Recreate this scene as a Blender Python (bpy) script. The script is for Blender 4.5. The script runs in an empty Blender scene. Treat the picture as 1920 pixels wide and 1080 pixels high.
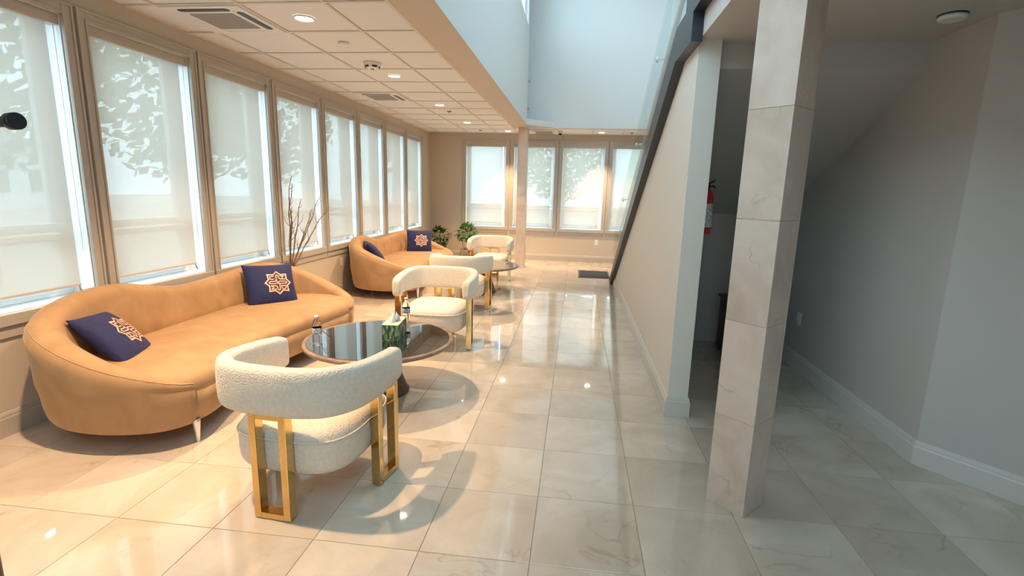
import bpy, bmesh, math, random
from mathutils import Vector, Matrix

random.seed(7)
S = bpy.context.scene
COL = S.collection
PI = math.pi

# ------------------------------------------------------------------ camera
CAM_H, PITCH, YAW, ROLL, FPX = 1.4625, 0.1900, 0.1153, 0.0276, 941.09
_f = Vector((-math.sin(YAW)*math.cos(PITCH), math.cos(YAW)*math.cos(PITCH), -math.sin(PITCH)))
_r = Vector((math.cos(YAW), math.sin(YAW), 0))
_u = _r.cross(_f)
_c, _s = math.cos(ROLL), math.sin(ROLL)
_rt, _up = _c*_r + _s*_u, -_s*_r + _c*_u
cam_data = bpy.data.cameras.new('camera')
cam = bpy.data.objects.new('camera', cam_data)
COL.objects.link(cam)
cam.matrix_world = Matrix(((_rt.x, _up.x, -_f.x, 0), (_rt.y, _up.y, -_f.y, 0), (_rt.z, _up.z, -_f.z, CAM_H), (0, 0, 0, 1)))
cam_data.sensor_width = 36.0
cam_data.lens = FPX/1920*36.0
cam_data.shift_x = -7.0/1920
cam_data.clip_start = 0.05
S.camera = cam

# ------------------------------------------------------------------ world, exposure
SKY = (0.60, 0.83, 1.0)
SKY_STRENGTH = 5.4
LAMP_W = 235.0
LAMP_COL = (1.0, 0.67, 0.385)
w = bpy.data.worlds.new('world')
S.world = w
w.use_nodes = True
bg = w.node_tree.nodes['Background']
bg.inputs['Color'].default_value = (*SKY, 1)
bg.inputs['Strength'].default_value = SKY_STRENGTH
S.view_settings.view_transform = 'Standard'
S.view_settings.look = 'None'
S.view_settings.gamma = 1.0
S.view_settings.use_curve_mapping = False
S.view_settings.exposure = 0.58
cy = S.cycles
cy.max_bounces = 8
cy.diffuse_bounces = 4
cy.glossy_bounces = 4
cy.use_adaptive_sampling = True
cy.adaptive_threshold = 0.04
cy.transmission_bounces = 8
cy.transparent_max_bounces = 12
cy.use_denoising = True
cy.sample_clamp_indirect = 6.0
cy.caustics_reflective = False
cy.caustics_refractive = False

# measured room
XW, YB, HC = -3.196, 10.889, 2.649      # left wall face, back wall face, ceiling
TF, FX0, FY0 = 0.4572, -0.1188, 1.7657   # floor tile, one joint corner
TC, CX0, CY0 = 0.6096, -1.7213, 3.4157   # ceiling tile, one joint corner
YG0, PG = 3.0414, 1.0298                # left window grooves
XS = 0.67                                # stair wall face
XR = 1.975                               # right wall face
XA = -0.97                               # atrium left wall face
XSOF = -1.28                             # soffit edge at ceiling
YBL = 9.83                               # upper back wall face
YE = 3.285                               # stair wall end
HL = 2.37                                # low ceiling
YR = -2.2                                # facade behind the camera
ZT = 6.2                                 # top of the atrium
XE = 3.0

def portal(name, loc, rot, sx, sy):
    d = bpy.data.lights.new(name, 'AREA'); d.shape = 'RECTANGLE'; d.size = sx; d.size_y = sy
    d.cycles.is_portal = True
    o = bpy.data.objects.new(name, d); COL.objects.link(o); o.location = loc; o.rotation_euler = rot
    return o
portal('front_window_portal', (1.05, YR-0.2, 4.8), (PI/2, 0, 0), 3.5, 2.6)
portal('door_portal', (-0.575, YR-0.2, 1.2), (PI/2, 0, 0), 0.65, 2.4)
portal('skylight_portal', (0.85, 5.25, ZT+0.15), (0, 0, 0), 1.3, 4.5)
portal('clerestory_portal', (XA-0.3, 6.6, 4.93), (0, -PI/2, 0), 1.35, 5.2)
portal('tall_window_portal', (XA-0.3, 0.65, 4.45), (0, -PI/2, 0), 2.9, 5.1)

# ------------------------------------------------------------------ materials
MATS = {}
def mat(name, color, rough=0.5, metal=0.0, **k):
    m = bpy.data.materials.new(name); m.use_nodes = True
    b = m.node_tree.nodes['Principled BSDF']
    b.inputs['Base Color'].default_value = (*color, 1)
    b.inputs['Roughness'].default_value = rough
    b.inputs['Metallic'].default_value = metal
    for kk, v in k.items():
        b.inputs[kk.replace('_', ' ')].default_value = v
    MATS[name] = m
    return m
def nodes(m): return m.node_tree.nodes, m.node_tree.links, m.node_tree.nodes['Principled BSDF']
def ramp(N, stops):
    r = N.new('ShaderNodeValToRGB'); e = r.color_ramp.elements
    while len(e) < len(stops): e.new(0.5)
    for i, (p, c) in enumerate(stops):
        e[i].position = p; e[i].color = (*c, 1) if len(c) == 3 else c
    return r
def add_bump(m, scale, strength, dist=0.01, detail=4, kind='noise'):
    N, L, b = nodes(m)
    tc = N.new('ShaderNodeTexCoord')
    if kind == 'noise':
        t = N.new('ShaderNodeTexNoise'); t.inputs['Detail'].default_value = detail; out = t.outputs['Fac']
    else:
        t = N.new('ShaderNodeTexVoronoi'); out = t.outputs['Distance']
    t.inputs['Scale'].default_value = scale
    bp = N.new('ShaderNodeBump'); bp.inputs['Strength'].default_value = strength; bp.inputs['Distance'].default_value = dist
    L.new(tc.outputs['Object'], t.inputs['Vector']); L.new(out, bp.inputs['Height']); L.new(bp.outputs['Normal'], b.inputs['Normal'])
    return t
def vary(m, c0, c1, scale, detail=5, dist=0.0, lo=0.35, hi=0.65):
    N, L, b = nodes(m)
    tc = N.new('ShaderNodeTexCoord'); t = N.new('ShaderNodeTexNoise')
    t.inputs['Scale'].default_value = scale; t.inputs['Detail'].default_value = detail; t.inputs['Distortion'].default_value = dist
    r = ramp(N, [(lo, c0), (hi, c1)])
    L.new(tc.outputs['Object'], t.inputs['Vector']); L.new(t.outputs['Fac'], r.inputs['Fac']); L.new(r.outputs['Color'], b.inputs['Base Color'])

def marble(name, base, dark, light, rough, vein_amt, bevel_scale=1.0, vdark=0.6):
    m = mat(name, base, rough)
    N, L, b = nodes(m)
    tc = N.new('ShaderNodeTexCoord'); oi = N.new('ShaderNodeObjectInfo')
    mul = N.new('ShaderNodeVectorMath'); mul.operation = 'SCALE'; mul.inputs['Scale'].default_value = 37.0
    cmb = N.new('ShaderNodeCombineXYZ')
    L.new(oi.outputs['Random'], cmb.inputs['X']); L.new(oi.outputs['Random'], cmb.inputs['Y']); L.new(oi.outputs['Random'], cmb.inputs['Z'])
    L.new(cmb.outputs['Vector'], mul.inputs[0])
    add = N.new('ShaderNodeVectorMath'); add.operation = 'ADD'
    L.new(tc.outputs['Object'], add.inputs[0]); L.new(mul.outputs['Vector'], add.inputs[1])
    n1 = N.new('ShaderNodeTexNoise'); n1.inputs['Scale'].default_value = 2.6; n1.inputs['Detail'].default_value = 7; n1.inputs['Roughness'].default_value = 0.6; n1.inputs['Distortion'].default_value = 0.7
    L.new(add.outputs['Vector'], n1.inputs['Vector'])
    r1 = ramp(N, [(0.30, dark), (0.52, base), (0.72, light)])
    L.new(n1.outputs['Fac'], r1.inputs['Fac'])
    # thin veins: ridged distorted noise
    n2 = N.new('ShaderNodeTexNoise'); n2.inputs['Scale'].default_value = 1.7; n2.inputs['Detail'].default_value = 5; n2.inputs['Distortion'].default_value = 1.4
    L.new(add.outputs['Vector'], n2.inputs['Vector'])
    rv = ramp(N, [(0.485, (0, 0, 0)), (0.5, (1, 1, 1)), (0.512, (0, 0, 0))])
    L.new(n2.outputs['Fac'], rv.inputs['Fac'])
    n3 = N.new('ShaderNodeTexNoise'); n3.inputs['Scale'].default_value = 3.3
    L.new(add.outputs['Vector'], n3.inputs['Vector'])
    rm = ramp(N, [(0.52, (0, 0, 0)), (0.66, (1, 1, 1))])
    L.new(n3.outputs['Fac'], rm.inputs['Fac'])
    m1 = N.new('ShaderNodeMath'); m1.operation = 'MULTIPLY'; L.new(rv.outputs['Color'], m1.inputs[0]); L.new(rm.outputs['Color'], m1.inputs[1])
    m2 = N.new('ShaderNodeMath'); m2.operation = 'MULTIPLY'; L.new(m1.outputs[0], m2.inputs[0]); m2.inputs[1].default_value = vein_amt
    mx = N.new('ShaderNodeMix'); mx.data_type = 'RGBA'
    L.new(m2.outputs[0], mx.inputs['Factor']); L.new(r1.outputs['Color'], mx.inputs['A']); mx.inputs['B'].default_value = (base[0]*vdark*0.6, base[1]*vdark*0.52, base[2]*vdark*0.45, 1)
    hsv = N.new('ShaderNodeHueSaturation')
    mr = N.new('ShaderNodeMapRange'); mr.inputs['To Min'].default_value = 0.90; mr.inputs['To Max'].default_value = 1.06
    L.new(oi.outputs['Random'], mr.inputs['Value']); L.new(mr.outputs['Result'], hsv.inputs['Value'])
    L.new(mx.outputs['Result'], hsv.inputs['Color']); L.new(hsv.outputs['Color'], b.inputs['Base Color'])
    return m
M_TILE = marble('polished_marble_tile', (0.66, 0.565, 0.46), (0.56, 0.465, 0.365), (0.74, 0.655, 0.56), 0.05, 0.33)
M_SLAB = marble('honed_marble_slab', (0.72, 0.575, 0.475), (0.58, 0.45, 0.36), (0.79, 0.66, 0.565), 0.25, 0.4)
M_TILE.node_tree.nodes['Principled BSDF'].inputs['Coat Weight'].default_value = 0.6
M_TILE.node_tree.nodes['Principled BSDF'].inputs['Coat Roughness'].default_value = 0.03
M_GROUT = mat('grout', (0.30, 0.25, 0.19), 0.8)
M_WALL = mat('greige_wall_paint', (0.60, 0.52, 0.425), 0.6); add_bump(M_WALL, 180, 0.05, 0.002)
M_WALLP = mat('pale_wall_paint', (0.78, 0.77, 0.745), 0.6); add_bump(M_WALLP, 180, 0.05, 0.002)
M_WALLG = mat('grey_wall_paint', (0.60, 0.56, 0.525), 0.6); add_bump(M_WALLG, 180, 0.05, 0.002)
M_TRIM = mat('satin_trim_paint', (0.50, 0.45, 0.39), 0.4)
M_TRIMP = mat('pale_trim_paint', (0.70, 0.67, 0.62), 0.35)
M_CEIL = mat('ceiling_panel', (0.80, 0.81, 0.80), 0.85); add_bump(M_CEIL, 90, 0.25, 0.003)
M_TBAR = mat('ceiling_bar_paint', (0.70, 0.65, 0.58), 0.5)
M_WHITE = mat('white_plastic', (0.82, 0.81, 0.79), 0.4)
M_VINYL = mat('white_vinyl', (0.90, 0.91, 0.92), 0.35)
M_DARKPL = mat('dark_plastic', (0.02, 0.02, 0.02), 0.4)
M_GREYPL = mat('grey_grille', (0.30, 0.27, 0.24), 0.6)
M_STRING = mat('charcoal_steel_paint', (0.030, 0.034, 0.042), 0.35)
M_GOLD = mat('polished_brass', (0.74, 0.51, 0.22), 0.13, 1.0)
M_CHROME = mat('brushed_steel', (0.80, 0.79, 0.77), 0.35, 1.0)
M_WALNUT = mat('walnut_rim', (0.20, 0.115, 0.075), 0.35); vary(M_WALNUT, (0.20, 0.125, 0.085), (0.33, 0.225, 0.165), 8, dist=1.5)
M_DWOOD = mat('dark_walnut_base', (0.09, 0.05, 0.035), 0.4); vary(M_DWOOD, (0.06, 0.035, 0.025), (0.12, 0.07, 0.05), 8, dist=1.5)
M_BGLASS = mat('black_table_glass', (0.006, 0.007, 0.008), 0.015, Coat_Weight=1.0, Coat_Roughness=0.01, IOR=1.9)
M_MAT = mat('black_rubber_mat', (0.025, 0.027, 0.030), 0.75); add_bump(M_MAT, 120, 0.6, 0.004)
M_RED = mat('red_cylinder_paint', (0.50, 0.012, 0.02), 0.25)
M_LABEL = mat('printed_label', (0.62, 0.62, 0.60), 0.5)
M_BROWN = mat('brown_cabinet', (0.10, 0.045, 0.03), 0.45)
M_BARK = mat('dry_bark', (0.20, 0.11, 0.065), 0.85); add_bump(M_BARK, 60, 0.5, 0.004)
M_TBARK = mat('tree_bark', (0.10, 0.08, 0.06), 0.9); add_bump(M_TBARK, 20, 0.6, 0.02)
M_VASE = mat('dark_ceramic', (0.06, 0.045, 0.035), 0.4)
M_NAVY = mat('navy_cotton', (0.010, 0.014, 0.085), 0.8, Sheen_Weight=0.05); add_bump(M_NAVY, 16, 0.35, 0.02, 3)
M_ROSE = mat('rose_gold_thread', (0.86, 0.52, 0.42), 0.5)
M_PAPER = mat('tissue_paper', (0.86, 0.83, 0.82), 0.8)
M_LEAFL = mat('glossy_leaf', (0.045, 0.16, 0.03), 0.35); vary(M_LEAFL, (0.02, 0.09, 0.015), (0.09, 0.26, 0.05), 9)
M_LEAFD = mat('dark_leaf', (0.02, 0.07, 0.02), 0.35); vary(M_LEAFD, (0.012, 0.045, 0.014), (0.03, 0.10, 0.03), 9)
M_TREE = mat('tree_leaf', (0.10, 0.17, 0.06), 0.6)
M_POT = mat('cream_pot', (0.72, 0.64, 0.53), 0.4)
M_GROUND = mat('pale_concrete', (0.45, 0.45, 0.43), 0.9); vary(M_GROUND, (0.38, 0.38, 0.37), (0.52, 0.52, 0.50), 0.6)
M_LAWN = mat('lawn', (0.14, 0.22, 0.07), 0.9)
M_BUILD = mat('white_siding', (0.75, 0.76, 0.75), 0.7)
M_ROOF = mat('grey_shingle', (0.22, 0.22, 0.23), 0.8)

def velvet():
    m = mat('camel_velvet', (0.47, 0.28, 0.135), 0.75, Sheen_Weight=0.55, Sheen_Roughness=0.35)
    N, L, b = nodes(m)
    b.inputs['Sheen Tint'].default_value = (1.0, 0.74, 0.48, 1)
    tc = N.new('ShaderNodeTexCoord'); t = N.new('ShaderNodeTexNoise')
    t.inputs['Scale'].default_value = 5.0; t.inputs['Detail'].default_value = 4; t.inputs['Distortion'].default_value = 0.8
    r = ramp(N, [(0.32, (0.36, 0.205, 0.095)), (0.68, (0.45, 0.27, 0.135))])
    L.new(tc.outputs['Object'], t.inputs['Vector']); L.new(t.outputs['Fac'], r.inputs['Fac']); L.new(r.outputs['Color'], b.inputs['Base Color'])
    w1 = N.new('ShaderNodeTexNoise'); w1.inputs['Scale'].default_value = 9; w1.inputs['Detail'].default_value = 2
    mp = N.new('ShaderNodeMapping'); mp.inputs['Scale'].default_value = (0.45, 1.3, 0.4)
    L.new(tc.outputs['Object'], mp.inputs['Vector']); L.new(mp.outputs['Vector'], w1.inputs['Vector'])
    bp = N.new('ShaderNodeBump'); bp.inputs['Strength'].default_value = 0.22; bp.inputs['Distance'].default_value = 0.02
    L.new(w1.outputs['Fac'], bp.inputs['Height']); L.new(bp.outputs['Normal'], b.inputs['Normal'])
    return m
M_VELVET = velvet()

def boucle():
    m = mat('ivory_boucle', (0.78, 0.69, 0.57), 0.95, Sheen_Weight=0.3)
    N, L, b = nodes(m)
    tc = N.new('ShaderNodeTexCoord')
    v = N.new('ShaderNodeTexVoronoi'); v.inputs['Scale'].default_value = 130
    n = N.new('ShaderNodeTexNoise'); n.inputs['Scale'].default_value = 70; n.inputs['Detail'].default_value = 3
    L.new(tc.outputs['Object'], v.inputs['Vector']); L.new(tc.outputs['Object'], n.inputs['Vector'])
    a = N.new('ShaderNodeMath'); a.operation = 'SUBTRACT'; L.new(n.outputs['Fac'], a.inputs[0]); L.new(v.outputs['Distance'], a.inputs[1])
    bp = N.new('ShaderNodeBump'); bp.inputs['Strength'].default_value = 0.5; bp.inputs['Distance'].default_value = 0.005
    L.new(a.outputs[0], bp.inputs['Height']); L.new(bp.outputs['Normal'], b.inputs['Normal'])
    r = ramp(N, [(0.3, (0.74, 0.64, 0.52)), (0.7, (0.82, 0.73, 0.61))])
    L.new(n.outputs['Fac'], r.inputs['Fac']); L.new(r.outputs['Color'], b.inputs['Base Color'])
    return m
M_BOUCLE = boucle()

def thin_glass(name, tint=(1, 1, 1), gloss=1.0):
    m = bpy.data.materials.new(name); m.use_nodes = True
    N, L = m.node_tree.nodes, m.node_tree.links
    N.remove(N['Principled BSDF'])
    out = N['Material Output']
    t = N.new('ShaderNodeBsdfTransparent'); t.inputs['Color'].default_value = (*tint, 1)
    g = N.new('ShaderNodeBsdfGlossy'); g.inputs['Roughness'].default_value = 0.0
    f = N.new('ShaderNodeFresnel'); f.inputs['IOR'].default_value = 1.45
    mu = N.new('ShaderNodeMath'); mu.operation = 'MULTIPLY'; mu.inputs[1].default_value = gloss
    ge = N.new('ShaderNodeNewGeometry'); mi = N.new('ShaderNodeMapRange')     # same index on both faces of the thin pane
    mi.inputs['To Min'].default_value = 1.45; mi.inputs['To Max'].default_value = 1/1.45
    L.new(ge.outputs['Backfacing'], mi.inputs['Value']); L.new(mi.outputs['Result'], f.inputs['IOR'])
    mx = N.new('ShaderNodeMixShader')
    L.new(f.outputs['Fac'], mu.inputs[0]); L.new(mu.outputs[0], mx.inputs['Fac'])
    L.new(t.outputs[0], mx.inputs[1]); L.new(g.outputs[0], mx.inputs[2]); L.new(mx.outputs[0], out.inputs['Surface'])
    return m
M_PANE = thin_glass('window_glass', (0.92, 0.96, 0.96))
M_RAIL = thin_glass('railing_glass', (0.95, 0.99, 0.98), 0.6)
M_PET = mat('clear_bottle_plastic', (0.97, 0.98, 1.0), 0.04, Transmission_Weight=1.0, IOR=1.15)

def shade_fabric():
    m = bpy.data.materials.new('screen_shade_fabric'); m.use_nodes = True
    N, L = m.node_tree.nodes, m.node_tree.links
    N.remove(N['Principled BSDF'])
    tr = N.new('ShaderNodeBsdfTranslucent'); tr.inputs['Color'].default_value = (0.50, 0.44, 0.37, 1)
    df = N.new('ShaderNodeBsdfDiffuse'); df.inputs['Color'].default_value = (0.72, 0.66, 0.57, 1)
    tp = N.new('ShaderNodeBsdfTransparent'); tp.inputs['Color'].default_value = (0.95, 0.92, 0.88, 1)
    m1 = N.new('ShaderNodeMixShader'); m1.inputs['Fac'].default_value = 0.60
    m2 = N.new('ShaderNodeMixShader'); m2.inputs['Fac'].default_value = 0.065
    L.new(tr.outputs[0], m1.inputs[1]); L.new(df.outputs[0], m1.inputs[2])
    L.new(m1.outputs[0], m2.inputs[1]); L.new(tp.outputs[0], m2.inputs[2])
    L.new(m2.outputs[0], N['Material Output'].inputs['Surface'])
    return m
M_SHADE = shade_fabric()

def emit(name, col, s):
    m = bpy.data.materials.new(name); m.use_nodes = True
    N, L = m.node_tree.nodes, m.node_tree.links
    N.remove(N['Principled BSDF'])
    e = N.new('ShaderNodeEmission'); e.inputs['Color'].default_value = (*col, 1); e.inputs['Strength'].default_value = s
    L.new(e.outputs[0], N['Material Output'].inputs['Surface'])
    return m
M_LED = emit('lit_led_lens', (1.0, 0.86, 0.66), 9.0)

def leaf_print():
    m = mat('leaf_print_card', (0.05, 0.12, 0.08), 0.45)
    N, L, b = nodes(m)
    tc = N.new('ShaderNodeTexCoord'); mp = N.new('ShaderNodeMapping')
    mp.inputs['Scale'].default_value = (75, 75, 26); mp.inputs['Rotation'].default_value = (0.5, 0.5, 0.6)
    v = N.new('ShaderNodeTexVoronoi'); v.inputs['Scale'].default_value = 1.0
    n = N.new('ShaderNodeTexNoise'); n.inputs['Scale'].default_value = 30
    r = ramp(N, [(0.0, (0.015, 0.05, 0.035)), (0.45, (0.03, 0.13, 0.08)), (0.62, (0.16, 0.28, 0.09)), (0.8, (0.46, 0.46, 0.27))])
    L.new(tc.outputs['Object'], mp.inputs['Vector']); L.new(mp.outputs['Vector'], v.inputs['Vector']); L.new(v.outputs['Color'], r.inputs['Fac']); L.new(r.outputs['Color'], b.inputs['Base Color'])
    return m
M_LEAFPRINT = leaf_print()

# ------------------------------------------------------------------ mesh helpers
class MB:
    def __init__(s): s.v = []; s.f = []; s.sm = []
    def face(s, *i, smooth=False): s.f.append(tuple(i)); s.sm.append(smooth)
    def box(s, x0, x1, y0, y1, z0, z1, M=None):
        b = len(s.v)
        for x, y, z in ((x0,y0,z0),(x1,y0,z0),(x1,y1,z0),(x0,y1,z0),(x0,y0,z1),(x1,y0,z1),(x1,y1,z1),(x0,y1,z1)):
            p = Vector((x, y, z)); s.v.append(M @ p if M else p)
        for q in ((0,3,2,1),(4,5,6,7),(0,1,5,4),(1,2,6,5),(2,3,7,6),(3,0,4,7)): s.face(*[b+i for i in q])
        return s
    def prism(s, poly, axis, a, b):
        # poly: 2D points in the plane normal to axis ('x': (y,z), 'y': (x,z), 'z': (x,y)), counter-clockwise or not
        n = len(poly); o = len(s.v)
        for t in (a, b):
            for p in poly:
                s.v.append(Vector({'x': (t, p[0], p[1]), 'y': (p[0], t, p[1]), 'z': (p[0], p[1], t)}[axis]))
        s.face(*[o+i for i in range(n)][::-1]); s.face(*[o+n+i for i in range(n)])
        for i in range(n):
            j = (i+1) % n; s.face(o+i, o+j, o+n+j, o+n+i)
        return s
    def loft(s, rings, closed=True, cap0=False, cap1=False, smooth=True, loop=False):
        o = len(s.v); n = len(rings[0])
        for r in rings: s.v.extend(Vector(p) for p in r)
        k = len(rings)
        for a in range(k if loop else k-1):
            a2 = (a+1) % k
            for i in range(n if closed else n-1):
                j = (i+1) % n
                s.face(o+a*n+i, o+a*n+j, o+a2*n+j, o+a2*n+i, smooth=smooth)
        if cap0: s.face(*[o+i for i in range(n)][::-1], smooth=False)
        if cap1: s.face(*[o+(k-1)*n+i for i in range(n)], smooth=False)
        return s
    def lathe(s, prof, c=(0, 0, 0), n=32, cap0=True, cap1=True, smooth=True):
        rings = [[(c[0]+r*math.cos(2*PI*i/n), c[1]+r*math.sin(2*PI*i/n), c[2]+z) for i in range(n)] for r, z in prof]
        return s.loft(rings, True, cap0, cap1, smooth)
    def tube(s, pts, rad, n=8, cap=True):
        pts = [Vector(p) for p in pts]; rings = []
        rr = rad if isinstance(rad, (list, tuple)) else [rad]*len(pts)
        up = None
        for i, p in enumerate(pts):
            d = (pts[min(i+1, len(pts)-1)] - pts[max(i-1, 0)]).normalized()
            if up is None: up = Vector((0, 0, 1)) if abs(d.z) < 0.9 else Vector((1, 0, 0))
            x = d.cross(up).normalized(); y = x.cross(d).normalized(); up = y
            rings.append([p + rr[i]*(math.cos(2*PI*k/n)*x + math.sin(2*PI*k/n)*y) for k in range(n)])
        return s.loft(rings, True, cap, cap, True)
    def mesh(s, name, m):
        me = bpy.data.meshes.new(name)
        me.from_pydata([tuple(p) for p in s.v], [], s.f)
        me.polygons.foreach_set('use_smooth', s.sm)
        bm = bmesh.new(); bm.from_mesh(me); bmesh.ops.recalc_face_normals(bm, faces=bm.faces); bm.to_mesh(me); bm.free()
        me.materials.append(m); me.update()
        return me
    def build(s, name, m, parent=None, bevel=0, loc=None, seg=2):
        o = bpy.data.objects.new(name, s.mesh(name, m)); COL.objects.link(o)
        if parent: o.parent = parent
        if loc: o.location = loc
        if bevel:
            b = o.modifiers.new('bevel', 'BEVEL'); b.width = bevel; b.segments = seg; b.limit_method = 'ANGLE'; b.angle_limit = 0.7
            b.harden_normals = False
        return o
def empty(name, loc=(0, 0, 0), rz=0):
    o = bpy.data.objects.new(name, None); COL.objects.link(o); o.location = loc; o.rotation_euler = (0, 0, rz); o.empty_display_size = 0.1
    return o
def tag(o, label, cat, group=None):
    o['label'] = label; o['category'] = cat
    if group: o['group'] = group
    return o
def struct(o): o['kind'] = 'structure'; return o
def copy_tree(o, parent=None):
    c = o.copy(); COL.objects.link(c); c.parent = parent
    for ch in list(o.children): copy_tree(ch, c)
    return c
def box(name, m, *a, parent=None, bevel=0): return MB().box(*a).build(name, m, parent, bevel)
def catmull(P, n, closed=True):
    out = []; k = len(P); segs = k if closed else k-1
    for i in range(segs):
        g = lambda j: P[j % k] if closed else P[max(0, min(k-1, j))]
        p0, p1, p2, p3 = g(i-1), g(i), g(i+1), g(i+2)
        for q in range(n):
            t = q/n
            out.append(tuple(0.5*((2*b)+(c-a)*t+(2*a-5*b+4*c-d)*t*t+(3*b-a-3*c+d)*t**3) for a, b, c, d in zip(p0, p1, p2, p3)))
    if not closed: out.append(tuple(P[-1]))
    return out

# ------------------------------------------------------------------ floor
floor = struct(box('floor', M_GROUT, -3.5, 4.0, -2.5, 11.2, -0.12, -0.0025))
_tiles = {}
def tile_mesh(wx, wy):
    k = (round(wx, 3), round(wy, 3))
    if k not in _tiles:
        b = MB(); hx, hy, c = wx/2, wy/2, 0.0012
        b.loft([[(-hx,-hy,-0.02),(hx,-hy,-0.02),(hx,hy,-0.02),(-hx,hy,-0.02)],
                [(-hx,-hy,-c),(hx,-hy,-c),(hx,hy,-c),(-hx,hy,-c)],
                [(-hx+c,-hy+c,0),(hx-c,-hy+c,0),(hx-c,hy-c,0),(-hx+c,hy-c,0)]], True, False, True, False)
        _tiles[k] = b.mesh('floor_tile', M_TILE)
    return _tiles[k]
J = 0.0013
far = MB()
for i in range(-8, 9):
    for j in range(-10, 21):
        x0, y0 = FX0+i*TF, FY0+j*TF
        x1, y1 = x0+TF, y0+TF
        x0, x1, y0, y1 = max(x0, XW-0.03), min(x1, XE), max(y0, YR), min(y1, YB+0.03)
        if x1-x0 < 0.02 or y1-y0 < 0.02: continue
        cx, cyy = (x0+x1)/2, (y0+y1)/2
        if cx > XR+0.25 and cyy > 3.0: continue
        seen = cyy > 1.25 and not (cx > XS and cyy > 5.3)
        if seen:
            o = bpy.data.objects.new('floor_tile', tile_mesh(x1-x0-2*J, y1-y0-2*J)); COL.objects.link(o)
            o.location = (cx, cyy, 0); o.parent = floor
        else:
            far.box(x0+J, x1-J, y0+J, y1-J, -0.02, 0)
o = far.build('floor_tile_field', M_TILE, floor); o['kind'] = 'stuff'

# ------------------------------------------------------------------ walls with window openings
ZO0, ZO1 = 0.70, 2.455          # window opening
GAP = 0.080                      # groove centre to opening edge
lw = [YG0+PG*k for k in range(-2, 7)]   # start groove of each left window (the last ends at +PG)
bw = [-2.49+PG*k*1.003 for k in range(4)]
def wall_with_openings(name, m, axis, face, back, a0, a1, spans, z0, z1, zo0, zo1):
    b = MB()
    def bx(p0, p1, q0, q1):
        if p1-p0 < 1e-4: return
        if axis == 'y': b.box(min(face, back), max(face, back), p0, p1, q0, q1)
        else: b.box(p0, p1, min(face, back), max(face, back), q0, q1)
    bx(a0, a1, z0, zo0); bx(a0, a1, zo1, z1)
    p = a0
    for s0, s1 in spans:
        bx(p, s0, zo0, zo1); p = s1
    bx(p, a1, zo0, zo1)
    return struct(b.build(name, m))
WT = 0.20
wall_with_openings('wall_left', M_WALL, 'y', XW, XW-WT, YR, YB+WT, [(y+GAP, y+PG-GAP) for y in lw], 0, 3.0, ZO0, ZO1)
wall_with_openings('wall_back', M_WALL, 'x', YB, YB+WT, XW, 2.3, [(x+GAP, x+PG-GAP) for x in bw], 0, 3.0, ZO0, ZO1)

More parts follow.
